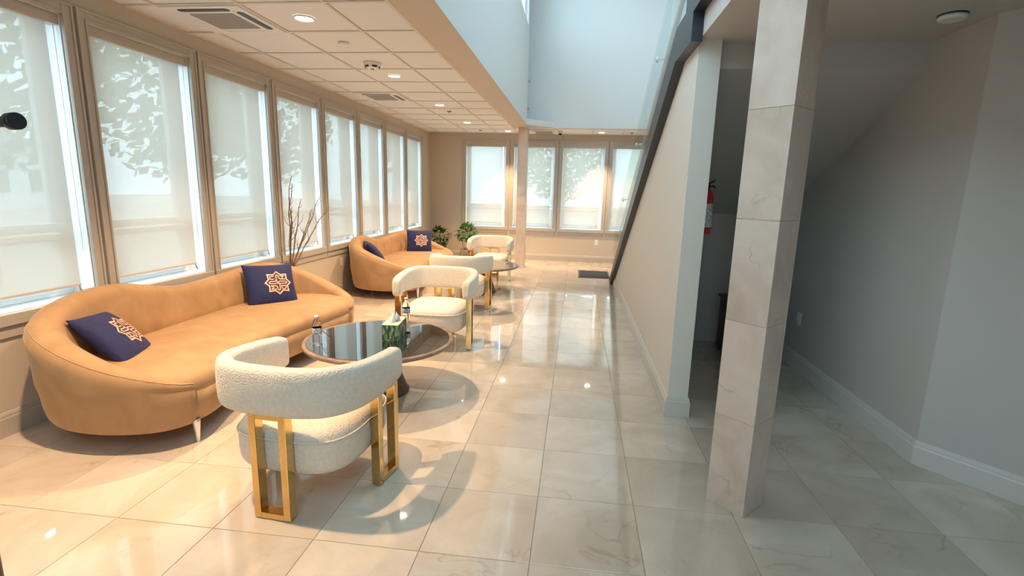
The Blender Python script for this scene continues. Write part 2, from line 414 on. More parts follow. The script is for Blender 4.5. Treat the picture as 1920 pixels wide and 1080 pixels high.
NORD = ['first', 'second', 'third', 'fourth', 'fifth', 'sixth', 'seventh', 'eighth', 'ninth']
def window(n, shade_label, M, has_shade=True):
    """local frame: u along the wall 0..PG, d depth (0 = wall face, positive to the room), z up; M maps (u,d,z) to the world"""
    root = struct(empty('window_%d' % n)); root.matrix_world = M
    u0, u1 = GAP, PG-GAP; gr = 0.010
    def part(name, m, rects, bevel=0, parent=root):
        b = MB()
        for r in rects: b.box(*r)
        return b.build(name, m, parent, bevel)
    def mitre_casing():
        # profiled board: outer band proud, inner band lower
        for nm, rects in (('casing', [(gr, u0, 0, 0.020, 0.632, 2.525)]), ('casing', [(u1, PG-gr, 0, 0.020, 0.632, 2.525)]),
                          ('casing', [(u0, u1, 0, 0.020, ZO1, 2.525)])):
            part(nm, M_TRIM, rects, 0.004)
        part('casing', M_TRIM, [(gr, PG-gr, 0, 0.030, 0.632, ZO0)], 0.004)
        part('apron', M_TRIM, [(gr+0.01, PG-gr-0.01, 0, 0.014, 0.562, 0.632)], 0.004)
        e = 0.014
        part('casing_bead', M_TRIM, [(u0-e, u0, 0.02, 0.027, ZO0, ZO1+e), (u1, u1+e, 0.02, 0.027, ZO0, ZO1+e), (u0, u1, 0.02, 0.027, ZO1, ZO1+e)], 0.002)
        part('casing_bead', M_TRIM, [(gr, gr+0.016, 0.02, 0.027, 0.70, 2.525), (PG-gr-0.016, PG-gr, 0.02, 0.027, 0.70, 2.525), (gr+0.016, PG-gr-0.016, 0.02, 0.027, 2.509, 2.525)], 0.002)
    mitre_casing()
    # white reveal lining + vinyl frame + rail
    part('reveal', M_VINYL, [(u0, u0+0.006, -WT, 0, ZO0, ZO1), (u1-0.006, u1, -WT, 0, ZO0, ZO1), (u0, u1, -WT, 0.0, ZO0, ZO0+0.006), (u0, u1, -WT, -0.001, ZO1-0.006, ZO1)])
    f = 0.040
    part('frame', M_VINYL, [(u0+0.006, u0+f, -WT, -WT+0.045, ZO0+0.006, ZO1-0.006), (u1-f, u1-0.006, -WT, -WT+0.045, ZO0+0.006, ZO1-0.006),
                            (u0+f, u1-f, -WT, -WT+0.045, ZO0+0.006, ZO0+f), (u0+f, u1-f, -WT, -WT+0.045, ZO1-f, ZO1-0.006)], 0.004)
    part('rail', M_VINYL, [(u0+f, u1-f, -WT, -WT+0.03, 1.12, 1.175)], 0.006)
    g = 0.040
    part('sash', M_VINYL, [(u0+f, u0+f+g, -WT+0.005, -WT+0.055, ZO0+f, 1.105), (u1-f-g, u1-f, -WT+0.005, -WT+0.055, ZO0+f, 1.105),
                           (u0+f+g, u1-f-g, -WT+0.005, -WT+0.055, ZO0+f, ZO0+f+g), (u0+f+g, u1-f-g, -WT+0.005, -WT+0.055, 1.065, 1.105)], 0.003)
    part('sash', M_VINYL, [(u0+f, u0+f+g, -WT+0.005, -WT+0.045, 1.185, ZO1-f), (u1-f-g, u1-f, -WT+0.005, -WT+0.045, 1.185, ZO1-f)], 0.003)
    part('pane', M_PANE, [(u0+f+g, u1-f-g, -WT+0.02, -WT+0.024, 1.185, ZO1-f)])
    part('pane', M_PANE, [(u0+f+g, u1-f-g, -WT+0.02, -WT+0.024, ZO0+f+g, 1.065)])
    if has_shade:
        sh = empty('roller_shade'); sh.matrix_world = M
        tag(sh, shade_label, 'roller shade', 'screen roller shades on the windows')
        part('valance', M_TRIM, [(u0+0.007, u1-0.007, -0.075, -0.004, 2.385, ZO1-0.007)], 0.004, sh)
        b = MB(); b.v += [Vector(p) for p in ((u0+0.012, -0.0255, 0.790), (u1-0.072, -0.0255, 0.790), (u1-0.072, -0.0255, 2.40), (u0+0.012, -0.0255, 2.40))]; b.face(0, 1, 2, 3)
        b.build('fabric', M_SHADE, sh)
        part('hem_bar', M_SHADE if False else M_TRIMP, [(u0+0.012, u1-0.072, -0.031, -0.021, 0.776, 0.794)], 0.002, sh)
        b = MB(); b.tube([(u1-0.020, -0.030, 2.39), (u1-0.020, -0.030, 1.0)], 0.0022, 6); b.build('pull_cord', M_WHITE, sh)
        b = MB(); b.tube([(u1-0.085, -0.026, 0.782), (u1-0.085, -0.02, 0.755), (u1-0.07, -0.02, 0.735)], 0.006, 6); b.build('hold_down_clip', M_GREYPL, sh)
    return root
def wleft(y): return Matrix(((0, 1, 0, XW), (1, 0, 0, y), (0, 0, 1, 0), (0, 0, 0, 1)))
def wback(x): return Matrix(((1, 0, 0, x), (0, -1, 0, YB), (0, 0, 1, 0), (0, 0, 0, 1)))
for k, y in enumerate(lw):
    if k == 0: lab = 'beige screen roller shade in the long window wall, hanging beyond the left picture edge'
    elif k == 1: lab = 'beige screen roller shade nearest the camera, cut by the left picture edge'
    elif k == 8: lab = 'beige screen roller shade of the long window wall nearest the room corner'
    else: lab = 'beige screen roller shade in the %s window from the left picture edge' % NORD[k-1]
    window(k+1, lab, wleft(y))
BL = ['beige screen roller shade in the back wall window above the bushy green plant',
      'beige screen roller shade in the back wall window partly behind the distant marble column',
      'beige screen roller shade in the back wall window right of the distant marble column',
      'beige screen roller shade in the back wall window partly hidden by the stair wall']
for k, x in enumerate(bw): window(10+k, BL[k], wback(x))

# baseboards
def baseboard(name, pts, m):
    """profile swept along plan points; the room lies to the left of the direction of travel"""
    prof = [(0, 0), (0.016, 0), (0.016, 0.105), (0.011, 0.112), (0.011, 0.122), (0.006, 0.136), (0, 0.140)]
    b = MB(); P = [Vector(p) for p in pts]; rings = []
    for i, p in enumerate(P):
        d0 = (P[i]-P[i-1]).normalized() if i else (P[1]-P[0]).normalized()
        d1 = (P[i+1]-P[i]).normalized() if i < len(P)-1 else d0
        n0, n1 = Vector((-d0.y, d0.x)), Vector((-d1.y, d1.x))
        n = (n0+n1).normalized(); n /= max(0.3, n.dot(n0))
        rings.append([(p.x+n.x*a, p.y+n.y*a, z+0.0005) for a, z in prof])
    b.loft(rings, True, True, True, False)
    return struct(b.build(name, m))
baseboard('baseboard_left', [(XW, YB), (XW, YR)], M_TRIM)
baseboard('baseboard_back', [(1.9, YB), (XW+0.017, YB)], M_TRIM)
baseboard('baseboard_stair', [(XS+0.13, 5.18), (XS+0.13, YE), (XS, YE), (XS, 8.55)], M_TRIMP)
AX, AY = XR, 2.885
BX, BY = XE, 2.885-(XE-XR)*1.14
baseboard('baseboard_right', [(BX, BY), (AX, AY), (AX, 5.2)], M_TRIMP)

# right side walls
struct(box('wall_right', M_WALLG, XR, XR+0.15, AY, 11.05, 0, ZT))
b = MB(); b.prism([(AX, AY), (BX, BY), (BX+0.15, BY+0.05), (AX+0.15, AY+0.02)], 'z', 0, ZT); struct(b.build('wall_right_angled', M_WALLG))
b = MB(); b.box(XE, XE+0.15, YR, BY, 0, ZT); struct(b.build('wall_entry_right', M_WALLG))
# stair wall, upper edge follows the stringer
SL = 2.34/(8.34-3.687)
b = MB(); b.prism([(YE, 0), (8.34+0.3, 0), (8.34, 0.10), (3.687, 2.44), (YE, 2.44)], 'x', XS, XS+0.13); M_WALLS = mat('warm_white_wall_paint', (0.80, 0.755, 0.675), 0.6); add_bump(M_WALLS, 180, 0.05, 0.002)
struct(b.build('wall_stair', M_WALLS))
struct(box('wall_closet', M_WALLG, XS+0.13, XR, 5.2, 5.3, 0, 1.5))
# atrium walls
b = MB()
cl = [(-1.9, -0.3, 3.0, 5.9), (-0.1, 1.5, 3.0, 5.9), (1.7, 3.2, 3.0, 5.9), (4.0, 6.2, 4.25, 5.6), (7.0, 9.2, 4.25, 5.6)]  # first three are out of view, made tall to let in more daylight
b.box(XA-0.2, XA, YR, 9.40, HC+0.002, 3.0); b.box(XA-0.2, XA, YR, 9.40, 5.9, ZT)
p = YR
for s0, s1, z0, z1 in cl:
    b.box(XA-0.2, XA, p, s0, 3.0, 5.9); p = s1
    if z0 > 3.0: b.box(XA-0.2, XA, s0, s1, 3.0, z0)
    if z1 < 5.9: b.box(XA-0.2, XA, s0, s1, z1, 5.9)
b.box(XA-0.2, XA, p, 9.40, 3.0, 5.9)
struct(b.build('wall_atrium_left', M_WALLP))
for k, (s0, s1, z0, z1) in enumerate(cl):
    r = struct(empty('window_%d' % (14+k)))
    q = MB(); mid = (s0+s1)/2
    for a in ((s0, s0+0.05, z0, z1), (s1-0.05, s1, z0, z1), (s0+0.05, s1-0.05, z0, z0+0.05), (s0+0.05, s1-0.05, z1-0.05, z1), (mid-0.03, mid+0.03, z0+0.05, z1-0.05)):
        q.box(XA-0.16, XA-0.06, a[0], a[1], a[2], a[3])
    q.build('frame', M_VINYL, r)
    for c0, c1 in ((s0+0.05, mid-0.03), (mid+0.03, s1-0.05)):
        MB().box(XA-0.115, XA-0.111, c0, c1, z0+0.05, z1-0.05).build('pane', M_PANE, r)
struct(box('wall_atrium_back', M_WALLP, -2.4, XR, YBL, YBL+0.12, HC+0.004, ZT))
# upper lobby behind the diagonal curb
b = MB(); b.box(-2.5, -2.4, 9.25, YBL+0.12, HC+0.25, ZT); b.box(-2.4, XA-0.2, 9.25, 9.33, HC+0.25, ZT); struct(b.build('wall_upper_lobby', M_WALLP))
b = MB(); b.prism([(XA-0.06, 9.40), (XA, 9.34), (-0.48, YBL-0.03), (-0.48, YBL), (-0.56, YBL)], 'z', HC+0.001, HC+0.10); struct(b.build('trim_1', M_WALLP))
SKX0, SKX1, SKY0, SKY1 = 0.2, 1.5, 3.0, 7.5
b = MB(); b.box(-2.5, SKX0, YR, YBL+0.12, ZT, ZT+0.1); b.box(SKX1, XE+0.15, YR, YBL+0.12, ZT, ZT+0.1); b.box(SKX0, SKX1, YR, SKY0, ZT, ZT+0.1); b.box(SKX0, SKX1, SKY1, YBL+0.12, ZT, ZT+0.1); struct(b.build('ceiling_atrium', M_WALLP))
# soffit under the atrium edge
b = MB(); b.prism([(XSOF+0.012, YR), (XA, YR), (XA, 9.40), (-0.50, YBL), (-0.50, YBL+0.11), (XSOF+0.012, YBL+0.11)], 'z', HC-0.004, HC); struct(b.build('trim_2', M_WALL))
b = MB(); b.prism([(-0.50, YBL), (XR, YBL), (XR, YBL+0.11), (-0.50, YBL+0.11)], 'z', HC-0.004, HC+0.003); struct(b.build('trim_3', M_WALL))
# floor slab above the wing closes the ceiling void
struct(box('ceiling_slab', M_WALLP, XW-0.16, XA-0.2, YR, YB+0.16, 2.78, 2.9))
struct(box('ceiling_slab_back', M_WALLP, XA-0.2, XR, YBL+0.12, YB+0.16, 2.78, 2.9))
# low ceiling over the entry and the under-stair drop
struct(box('ceiling_low', M_WALLG, XS, XE, YR, 3.36, HL, 2.9))
b = MB(); b.prism([(3.36, 2.225), (3.36, 2.9), (3.5, 2.9), (3.70, 2.44), (8.2, 0.02), (7.75, 0.02)], 'x', XS+0.13, XR); struct(b.build('ceiling_stair', M_WALLG))

# ------------------------------------------------------------------ suspended ceiling
ceil = struct(empty('ceiling', (0, 0, 0)))
_ct = {}
def ctile(x0, x1, y0, y1, z=HC):
    k = (round(x1-x0, 3), round(y1-y0, 3))
    if k not in _ct:
        hx, hy = (x1-x0)/2-0.010, (y1-y0)/2-0.010
        b = MB().loft([[(-hx,-hy,0.02),(hx,-hy,0.02),(hx,hy,0.02),(-hx,hy,0.02)], [(-hx,-hy,0.004),(hx,-hy,0.004),(hx,hy,0.004),(-hx,hy,0.004)], [(-hx+0.004,-hy+0.004,0),(hx-0.004,-hy+0.004,0),(hx-0.004,hy-0.004,0),(-hx+0.004,hy-0.004,0)]], True, True, True, False)
        _ct[k] = b.mesh('ceiling_tile', M_CEIL)
    o = bpy.data.objects.new('ceiling_tile', _ct[k]); COL.objects.link(o); o.location = ((x0+x1)/2, (y0+y1)/2, z+0.006); o.parent = ceil
xs = [XW, CX0-2*TC, CX0-TC, CX0, XSOF]
ys = [CY0+TC*j for j in range(-9, 13)]
ys = [YR]+[y for y in ys if y > YR+0.05]+[YB]
AC = [(1, 3.4157), (1, CY0+5*TC)]
grid = MB()
def is_ac(x0, y0): return any(abs(x0-(CX0-2*TC)) < 0.01 and abs(y0-y) < 0.01 for _, y in AC)
for a in range(4):
    for c in range(len(ys)-1):
        if not is_ac(xs[a], ys[c]): ctile(xs[a], xs[a+1], ys[c], ys[c+1])
tw = 0.011
for x in xs[1:4]: grid.box(x-tw, x+tw, YR, YB, HC-0.001, HC+0.02)
grid.box(XSOF-0.014, XSOF+0.012, YR, YB, HC-0.006, HC+0.02)
grid.box(XW, XW+0.02, YR, YB, HC-0.002, HC+0.02)
for y in ys[1:-1]: grid.box(XW, XSOF, y-tw, y+tw, HC-0.0015, HC+0.0195)
# strip along the back wall
bx = [XSOF]+[XSOF+0.30+TC*k for k in range(6)]
bx = [x for x in bx if x < XR-0.05]+[XR]
for a in range(len(bx)-1): ctile(bx[a], bx[a+1], YBL+0.11, YB)
for x in bx[1:-1]: grid.box(x-tw, x+tw, YBL+0.11, YB, HC-0.001, HC+0.02)
grid.box(XSOF, XR, YBL+0.105, YBL+0.125, HC-0.002, HC+0.02)
grid.box(XSOF, XR, YB-0.02, YB, HC-0.002, HC+0.02)
grid.build('ceiling_grid', M_TBAR, ceil)

# ------------------------------------------------------------------ marble columns
def column(cx, cyy, side, rz, h, label):
    t = empty('marble_column', (cx, cyy, 0), rz); tag(t, label, 'column')
    hs = side/2; th = 0.012
    MB().box(-hs+th, hs-th, -hs+th, hs-th, 0, h).build('core', M_SLAB, t)
    z = 0; k = 0
    while z < h-0.01:
        z1 = min(h, z+TF)
        for q in range(4):
            M = Matrix.Rotation(q*PI/2, 4, 'Z'); b = MB()
            b.box(-hs+(0.0 if q % 2 else th), hs-(0.0 if q % 2 else th), -hs, -hs+th+0.001, z+0.0008, z1-0.0008, M)
            o = b.build('marble_slab', M_SLAB, t)
        z = z1; k += 1
    return t
column(0.835, 2.337, 0.188, PI/4, HL, 'square marble column standing turned at an angle before the stair opening')
column(-1.07, 9.86, 0.185, 0, HC-0.005, 'slim distant marble column standing before the back windows')

# ------------------------------------------------------------------ staircase
st = tag(empty('staircase', (XS, 8.5, 0)), 'staircase with charcoal stringer and glass railing rising behind the pale wall', 'staircase')
def inst(b, name, m, bevel=0, par=st, loc=None):
    o = b.build(name, m, None, bevel); o.parent = par
    base = st.location if par is st else (st.location+par.location if False else st.location)
    o.matrix_parent_inverse = Matrix.Translation(-base) if par is st else Matrix.Identity(4)
    return o
prof = [(8.36, 0.004), (3.687, 2.34), (3.21, 2.34), (3.21, 2.50), (-0.3, 2.50), (-0.3, 2.93), (3.44, 2.93), (3.44, 2.565), (3.72, 2.565), (8.62, 0.004)]
b = MB(); b.prism(prof, 'x', 0.605, 0.669); inst(b, 'stringer', M_STRING, 0.002)
nst = 14
for k in range(nst):                     # treads and risers rising towards the landing
    y1 = 8.45-k*0.338; z = (k+1)*0.158
    b = MB(); b.box(XS+0.003, XR-0.003, y1-0.37, y1, z-0.03, z); inst(b, 'tread', M_DWOOD, 0.004)
    b = MB(); b.box(XS+0.133, XR-0.003, y1-0.045, y1-0.025, max(0.004, z-0.158), z-0.031); inst(b, 'riser', M_TRIMP)
# glass panels let into the stringer, handrail on brackets behind them
gl = 2.34/(8.34-3.687)
def zb(y): return 2.34-gl*(y-3.687)
ed = [3.46, 4.08, 5.25, 6.43, 7.60, 8.25]
for k in range(len(ed)-1):
    y0, y1 = ed[k]+0.006, ed[k+1]-0.006
    b = MB(); b.prism([(y0, zb(y0)+0.235), (y1, zb(y1)+0.235), (y1, zb(y1)+0.95), (y0, zb(y0)+0.95)], 'x', 0.618, 0.630); inst(b, 'glass_panel', M_RAIL)
for yy in (4.65, 5.83, 7.04):
    zz = zb(yy)+0.735; b = MB()
    b.tube([(0.606, yy, zz), (0.6175, yy, zz)], 0.024, 16); b.tube([(0.6305, yy, zz), (0.685, yy, zz+0.015)], 0.009, 10)
    inst(b, 'rail_bracket', M_CHROME)
b = MB(); b.tube([(0.70, 8.2, zb(8.2)+0.77), (0.70, 3.75, zb(3.75)+0.77), (0.70, 3.4, zb(3.75)+0.79), (0.70, -0.2, zb(3.75)+0.79)], 0.021, 14); inst(b, 'handrail', M_CHROME)
b = MB(); b.box(0.618, 0.630, -0.2, 3.445, 2.88, 3.75); inst(b, 'glass_panel', M_RAIL)
# two standoffs at the end of the atrium wall
for z, lab in ((3.42, 'upper small steel glass clip at the end of the high left wall'), (2.95, 'lower small steel glass clip at the end of the high left wall')):
    c = empty('glass_clip', (XA-0.02, 9.40, z)); tag(c, lab, 'clip', 'glass clips on the high wall')
    b = MB(); b.tube([(0, 0.0, 0), (0.03, 0.10, 0)], 0.012, 10); b.build('stem', M_CHROME, c)
    b = MB(); b.tube([(0.03, 0.10, 0), (0.036, 0.12, 0)], 0.022, 12); b.build('cap', M_CHROME, c)

# ------------------------------------------------------------------ unseen openings above and behind the camera, added as daylight sources
fr = struct(empty('window_19'))       # unseen skylight, added to daylight the atrium from above
q = MB()
for y in (SKY0, SKY0+1.5, SKY0+3.0, SKY1): q.box(SKX0, SKX1, max(SKY0, y-0.03), min(SKY1, y+0.03), ZT+0.02, ZT+0.09)
for x in (SKX0, SKX1): q.box(max(SKX0, x-0.03), min(SKX1, x+0.03), SKY0, SKY1, ZT+0.025, ZT+0.085)
q.build('frame', M_VINYL, fr)
for k in range(3): MB().box(SKX0+0.03, SKX1-0.03, SKY0+1.5*k+0.03, SKY0+1.5*k+1.47, ZT+0.05, ZT+0.058).build('pane', M_PANE, fr)
b = MB(); b.box(XW-0.16, XA, YR-0.15, YR, 0, 2.9); 
FG = [(-0.7, 2.8, 3.5, 6.1), (-0.9, -0.25, 0.0, 2.4)]           # unseen high front window and entry door, added for more daylight
b.box(XA-0.2, -0.9, YR-0.15, YR, 0, ZT+0.1); b.box(-0.9, -0.7, YR-0.15, YR, 2.4, ZT+0.1); b.box(-0.25, 2.8, YR-0.15, YR, 0, 3.5); b.box(-0.7, -0.25, YR-0.15, YR, 2.4, 3.5); b.box(-0.7, 2.8, YR-0.15, YR, 6.1, ZT+0.1); b.box(2.8, XE+0.15, YR-0.15, YR, 0, ZT+0.1); struct(b.build('wall_front', M_WALLP))
for nm, (x0, x1, z0, z1) in zip(('window_20', 'added_entry_door'), FG):
    r = struct(empty(nm)); q = MB()
    q.box(x0, x0+0.06, YR-0.10, YR-0.04, z0, z1); q.box(x1-0.06, x1, YR-0.10, YR-0.04, z0, z1); q.box(x0+0.06, x1-0.06, YR-0.10, YR-0.04, z0, z0+0.06); q.box(x0+0.06, x1-0.06, YR-0.10, YR-0.04, z1-0.06, z1)
    q.build('frame', M_STRING, r); MB().box(x0+0.06, x1-0.06, YR-0.074, YR-0.066, z0+0.06, z1-0.06).build('pane', M_PANE, r)


# ------------------------------------------------------------------ ceiling fittings
def downlight(x, y, label, power=1.0, cone=102):
    t = tag(empty('ceiling_light', (x, y, HC)), label, 'ceiling light', 'recessed round ceiling lights')
    b = MB().lathe([(0.078, 0.0045), (0.078, -0.002), (0.066, -0.006), (0.062, 0.001)], n=32, cap0=False, cap1=False); b.build('trim_ring', M_WHITE, t)
    b = MB().lathe([(0.062, 0.004), (0.062, -0.001)], n=32); b.build('lens', M_LED, t)
    d = bpy.data.lights.new('lamp', 'SPOT'); d.energy = LAMP_W*power; d.color = LAMP_COL; d.spot_size = math.radians(cone); d.spot_blend = 1.0; d.shadow_soft_size = 0.035
    l = bpy.data.objects.new('lamp', d); COL.objects.link(l); l.parent = t; l.location = (0, 0, -0.03)
XL = CX0-TC/2
LY = [CY0+TC*0.5+1.8288*k for k in range(-1, 4)]
lab = ['recessed ceiling light just out of view over the nearest boucle chair', 'lit recessed ceiling light nearest the camera, beside the front air conditioner', 'second lit recessed ceiling light, behind the dark-slotted alarm', 'third lit recessed ceiling light, right of the far air conditioner', 'fourth lit recessed ceiling light, near the back left corner']
for y, l in zip(LY, lab): downlight(XL, y, l)
downlight(-1.447, 10.43, 'lit recessed ceiling light just left of the distant marble column', 1.0, 76)
downlight(0.414, 10.46, 'lit recessed ceiling light in the strip above the back windows', 1.0, 76)

def cassette(x, y, label, small=False):
    t = tag(empty('air_conditioner', (x, y, HC)), label, 'air conditioner', 'ceiling cassette air conditioners')
    h = TC/2-0.012
    MB().box(-h, h, -h, h, -0.012, 0.05).build('panel', M_WHITE, t, 0.006)
    MB().box(-0.165, 0.165, -0.165, 0.165, -0.016, -0.010).build('grille', M_GREYPL, t, 0.003)
    for k in range(4):
        M = Matrix.Rotation(k*PI/2, 4, 'Z')
        n = 10; ring = []
        for q in range(2*n):
            a = 2*PI*q/(2*n); cx = 0.165 if math.cos(a) > 0 else -0.165
            ring.append((cx+0.027*math.cos(a), 0.232+0.027*math.sin(a)))
        b = MB(); b.loft([[M @ Vector((p[0], p[1], -0.0115)) for p in ring], [M @ Vector((p[0], p[1], -0.0140)) for p in ring]], True, True, True, False); sl = b.build('air_slot', M_DARKPL if k in (2, 3) else M_WHITE, t)
        b = MB(); b.box(-0.155, 0.155, 0.232, 0.238, -0.016, -0.0135, M); b.build('vane', M_GREYPL if k in (2, 3) else M_WHITE, sl)
    MB().lathe([(0.006, -0.013), (0.005, -0.016)], (0.20, -0.20, 0), 12).build('indicator', M_WHITE, t)
cassette(CX0-1.5*TC, CY0+0.5*TC, 'white ceiling cassette air conditioner nearest the camera with dark slots')
cassette(CX0-1.5*TC, CY0+5.5*TC, 'white ceiling cassette air conditioner farther along the window wall')
# back cassette between the column and the camera dome
t = tag(empty('air_conditioner', (-0.72, 10.40, HC)), 'flat white air conditioner panel beside the top of the distant column', 'air conditioner', 'ceiling cassette air conditioners')
MB().box(-0.29, 0.29, -0.29, 0.29, -0.02, 0.004).build('panel', M_WHITE, t, 0.006)
MB().box(-0.17, 0.17, -0.17, 0.17, -0.025, -0.018).build('grille', M_GREYPL, t, 0.003)
for sgn in (-1, 1):
    MB().box(-0.22, 0.22, sgn*0.235-0.018, sgn*0.235+0.018, -0.022, -0.0195).build('air_slot', M_DARKPL, t)
t = tag(empty('security_camera', (-0.40, 10.42, HC)), 'tiny dome camera beside the flat panel above the back windows', 'camera')
MB().lathe([(0.05, 0.003), (0.05, -0.025), (0.045, -0.03)], n=24).build('mount', M_WHITE, t)
MB().lathe([(0.038, -0.03), (0.034, -0.05), (0.02, -0.062), (0.004, -0.066)], n=24).build('dome', M_DARKPL, t)
# detectors
t = tag(empty('smoke_detector', (-2.02, 4.333, HC)), 'plain white disc detector between the first ceiling light and the alarm', 'smoke detector')
MB().lathe([(0.045, 0.004), (0.045, -0.010), (0.038, -0.016)], n=28).build('cover', M_WHITE, t)
t = tag(empty('fire_alarm', (-2.049, 5.01, HC)), 'round white ceiling fire alarm with dark slots', 'fire alarm')
bd = MB().lathe([(0.085, 0.004), (0.085, -0.012), (0.07, -0.02), (0.062, -0.042), (0.045, -0.05)], n=32).build('body', M_WHITE, t)
for a in range(5):
    an = a*2*PI/5+0.4; M = Matrix.Rotation(an, 4, 'Z')
    MB().box(0.056, 0.071, -0.024, 0.024, -0.041, -0.026, M).build('slot', M_DARKPL, bd)
MB().lathe([(0.02, -0.049), (0.016, -0.056)], n=16).build('strobe', M_GREYPL, t)
t = tag(empty('smoke_detector', (1.78, 2.90, HL)), 'white disc detector on the low shaded ceiling at the right', 'smoke detector')
MB().lathe([(0.062, 0), (0.062, -0.006)], n=32).build('base', M_DARKPL, t)
MB().lathe([(0.060, -0.0065), (0.060, -0.018), (0.05, -0.026)], n=32).build('cover', M_WHITE, t)
def sprinkler(x, y, label):
    t = tag(empty('sprinkler', (x, y, HC)), label, 'sprinkler', 'ceiling sprinklers')
    MB().lathe([(0.034, 0.005), (0.034, -0.004), (0.028, -0.008)], n=20).build('plate', M_GREYPL, t)
    MB().lathe([(0.010, -0.008), (0.010, -0.020), (0.022, -0.022), (0.022, -0.025)], n=14).build('head', M_CHROME, t)
sprinkler(-2.03, 7.95, 'small grey ceiling sprinkler behind the third ceiling light')
sprinkler(-2.0, 10.35, 'small grey ceiling sprinkler by the back left corner')
sprinkler(1.0, 10.43, 'small grey ceiling sprinkler above the back window next to the stair glass')

# ------------------------------------------------------------------ outlets
def outlet(loc, rz, label, cat='outlet'):
    t = tag(empty('wall_outlet', loc, rz), label, cat, 'white wall outlets')
    pl = MB().box(-0.036, 0.036, -0.006, 0, -0.058, 0.058).build('plate', M_WHITE, t, 0.003)
    for dz in (-0.026, 0.026):
        s = MB().box(-0.017, 0.017, -0.0085, -0.0055, dz-0.016, dz+0.016).build('socket', M_WHITE, pl, 0.003)
outlet((0.451, YB, 0.43), 0, 'white power outlet on the back wall near the black doormat')
outlet((XW, 6.55, 0.45), PI/2, 'white power outlet on the window wall between the two sofas')
outlet((XR, 4.52, 0.44), -PI/2, 'white power outlet on the shaded right wall beside the marble column')

# ------------------------------------------------------------------ doormat
t = tag(empty('doormat', (0.37, 9.22, 0)), 'black doormat on the marble floor at the foot of the stairs', 'doormat')
MB().box(-0.285, 0.275, -0.39, 0.40, 0.0005, 0.010).build('rubber_edge', M_STRING, t, 0.003)
MB().box(-0.26, 0.25, -0.365, 0.375, 0.009, 0.014).build('pile', M_MAT, t, 0.002)

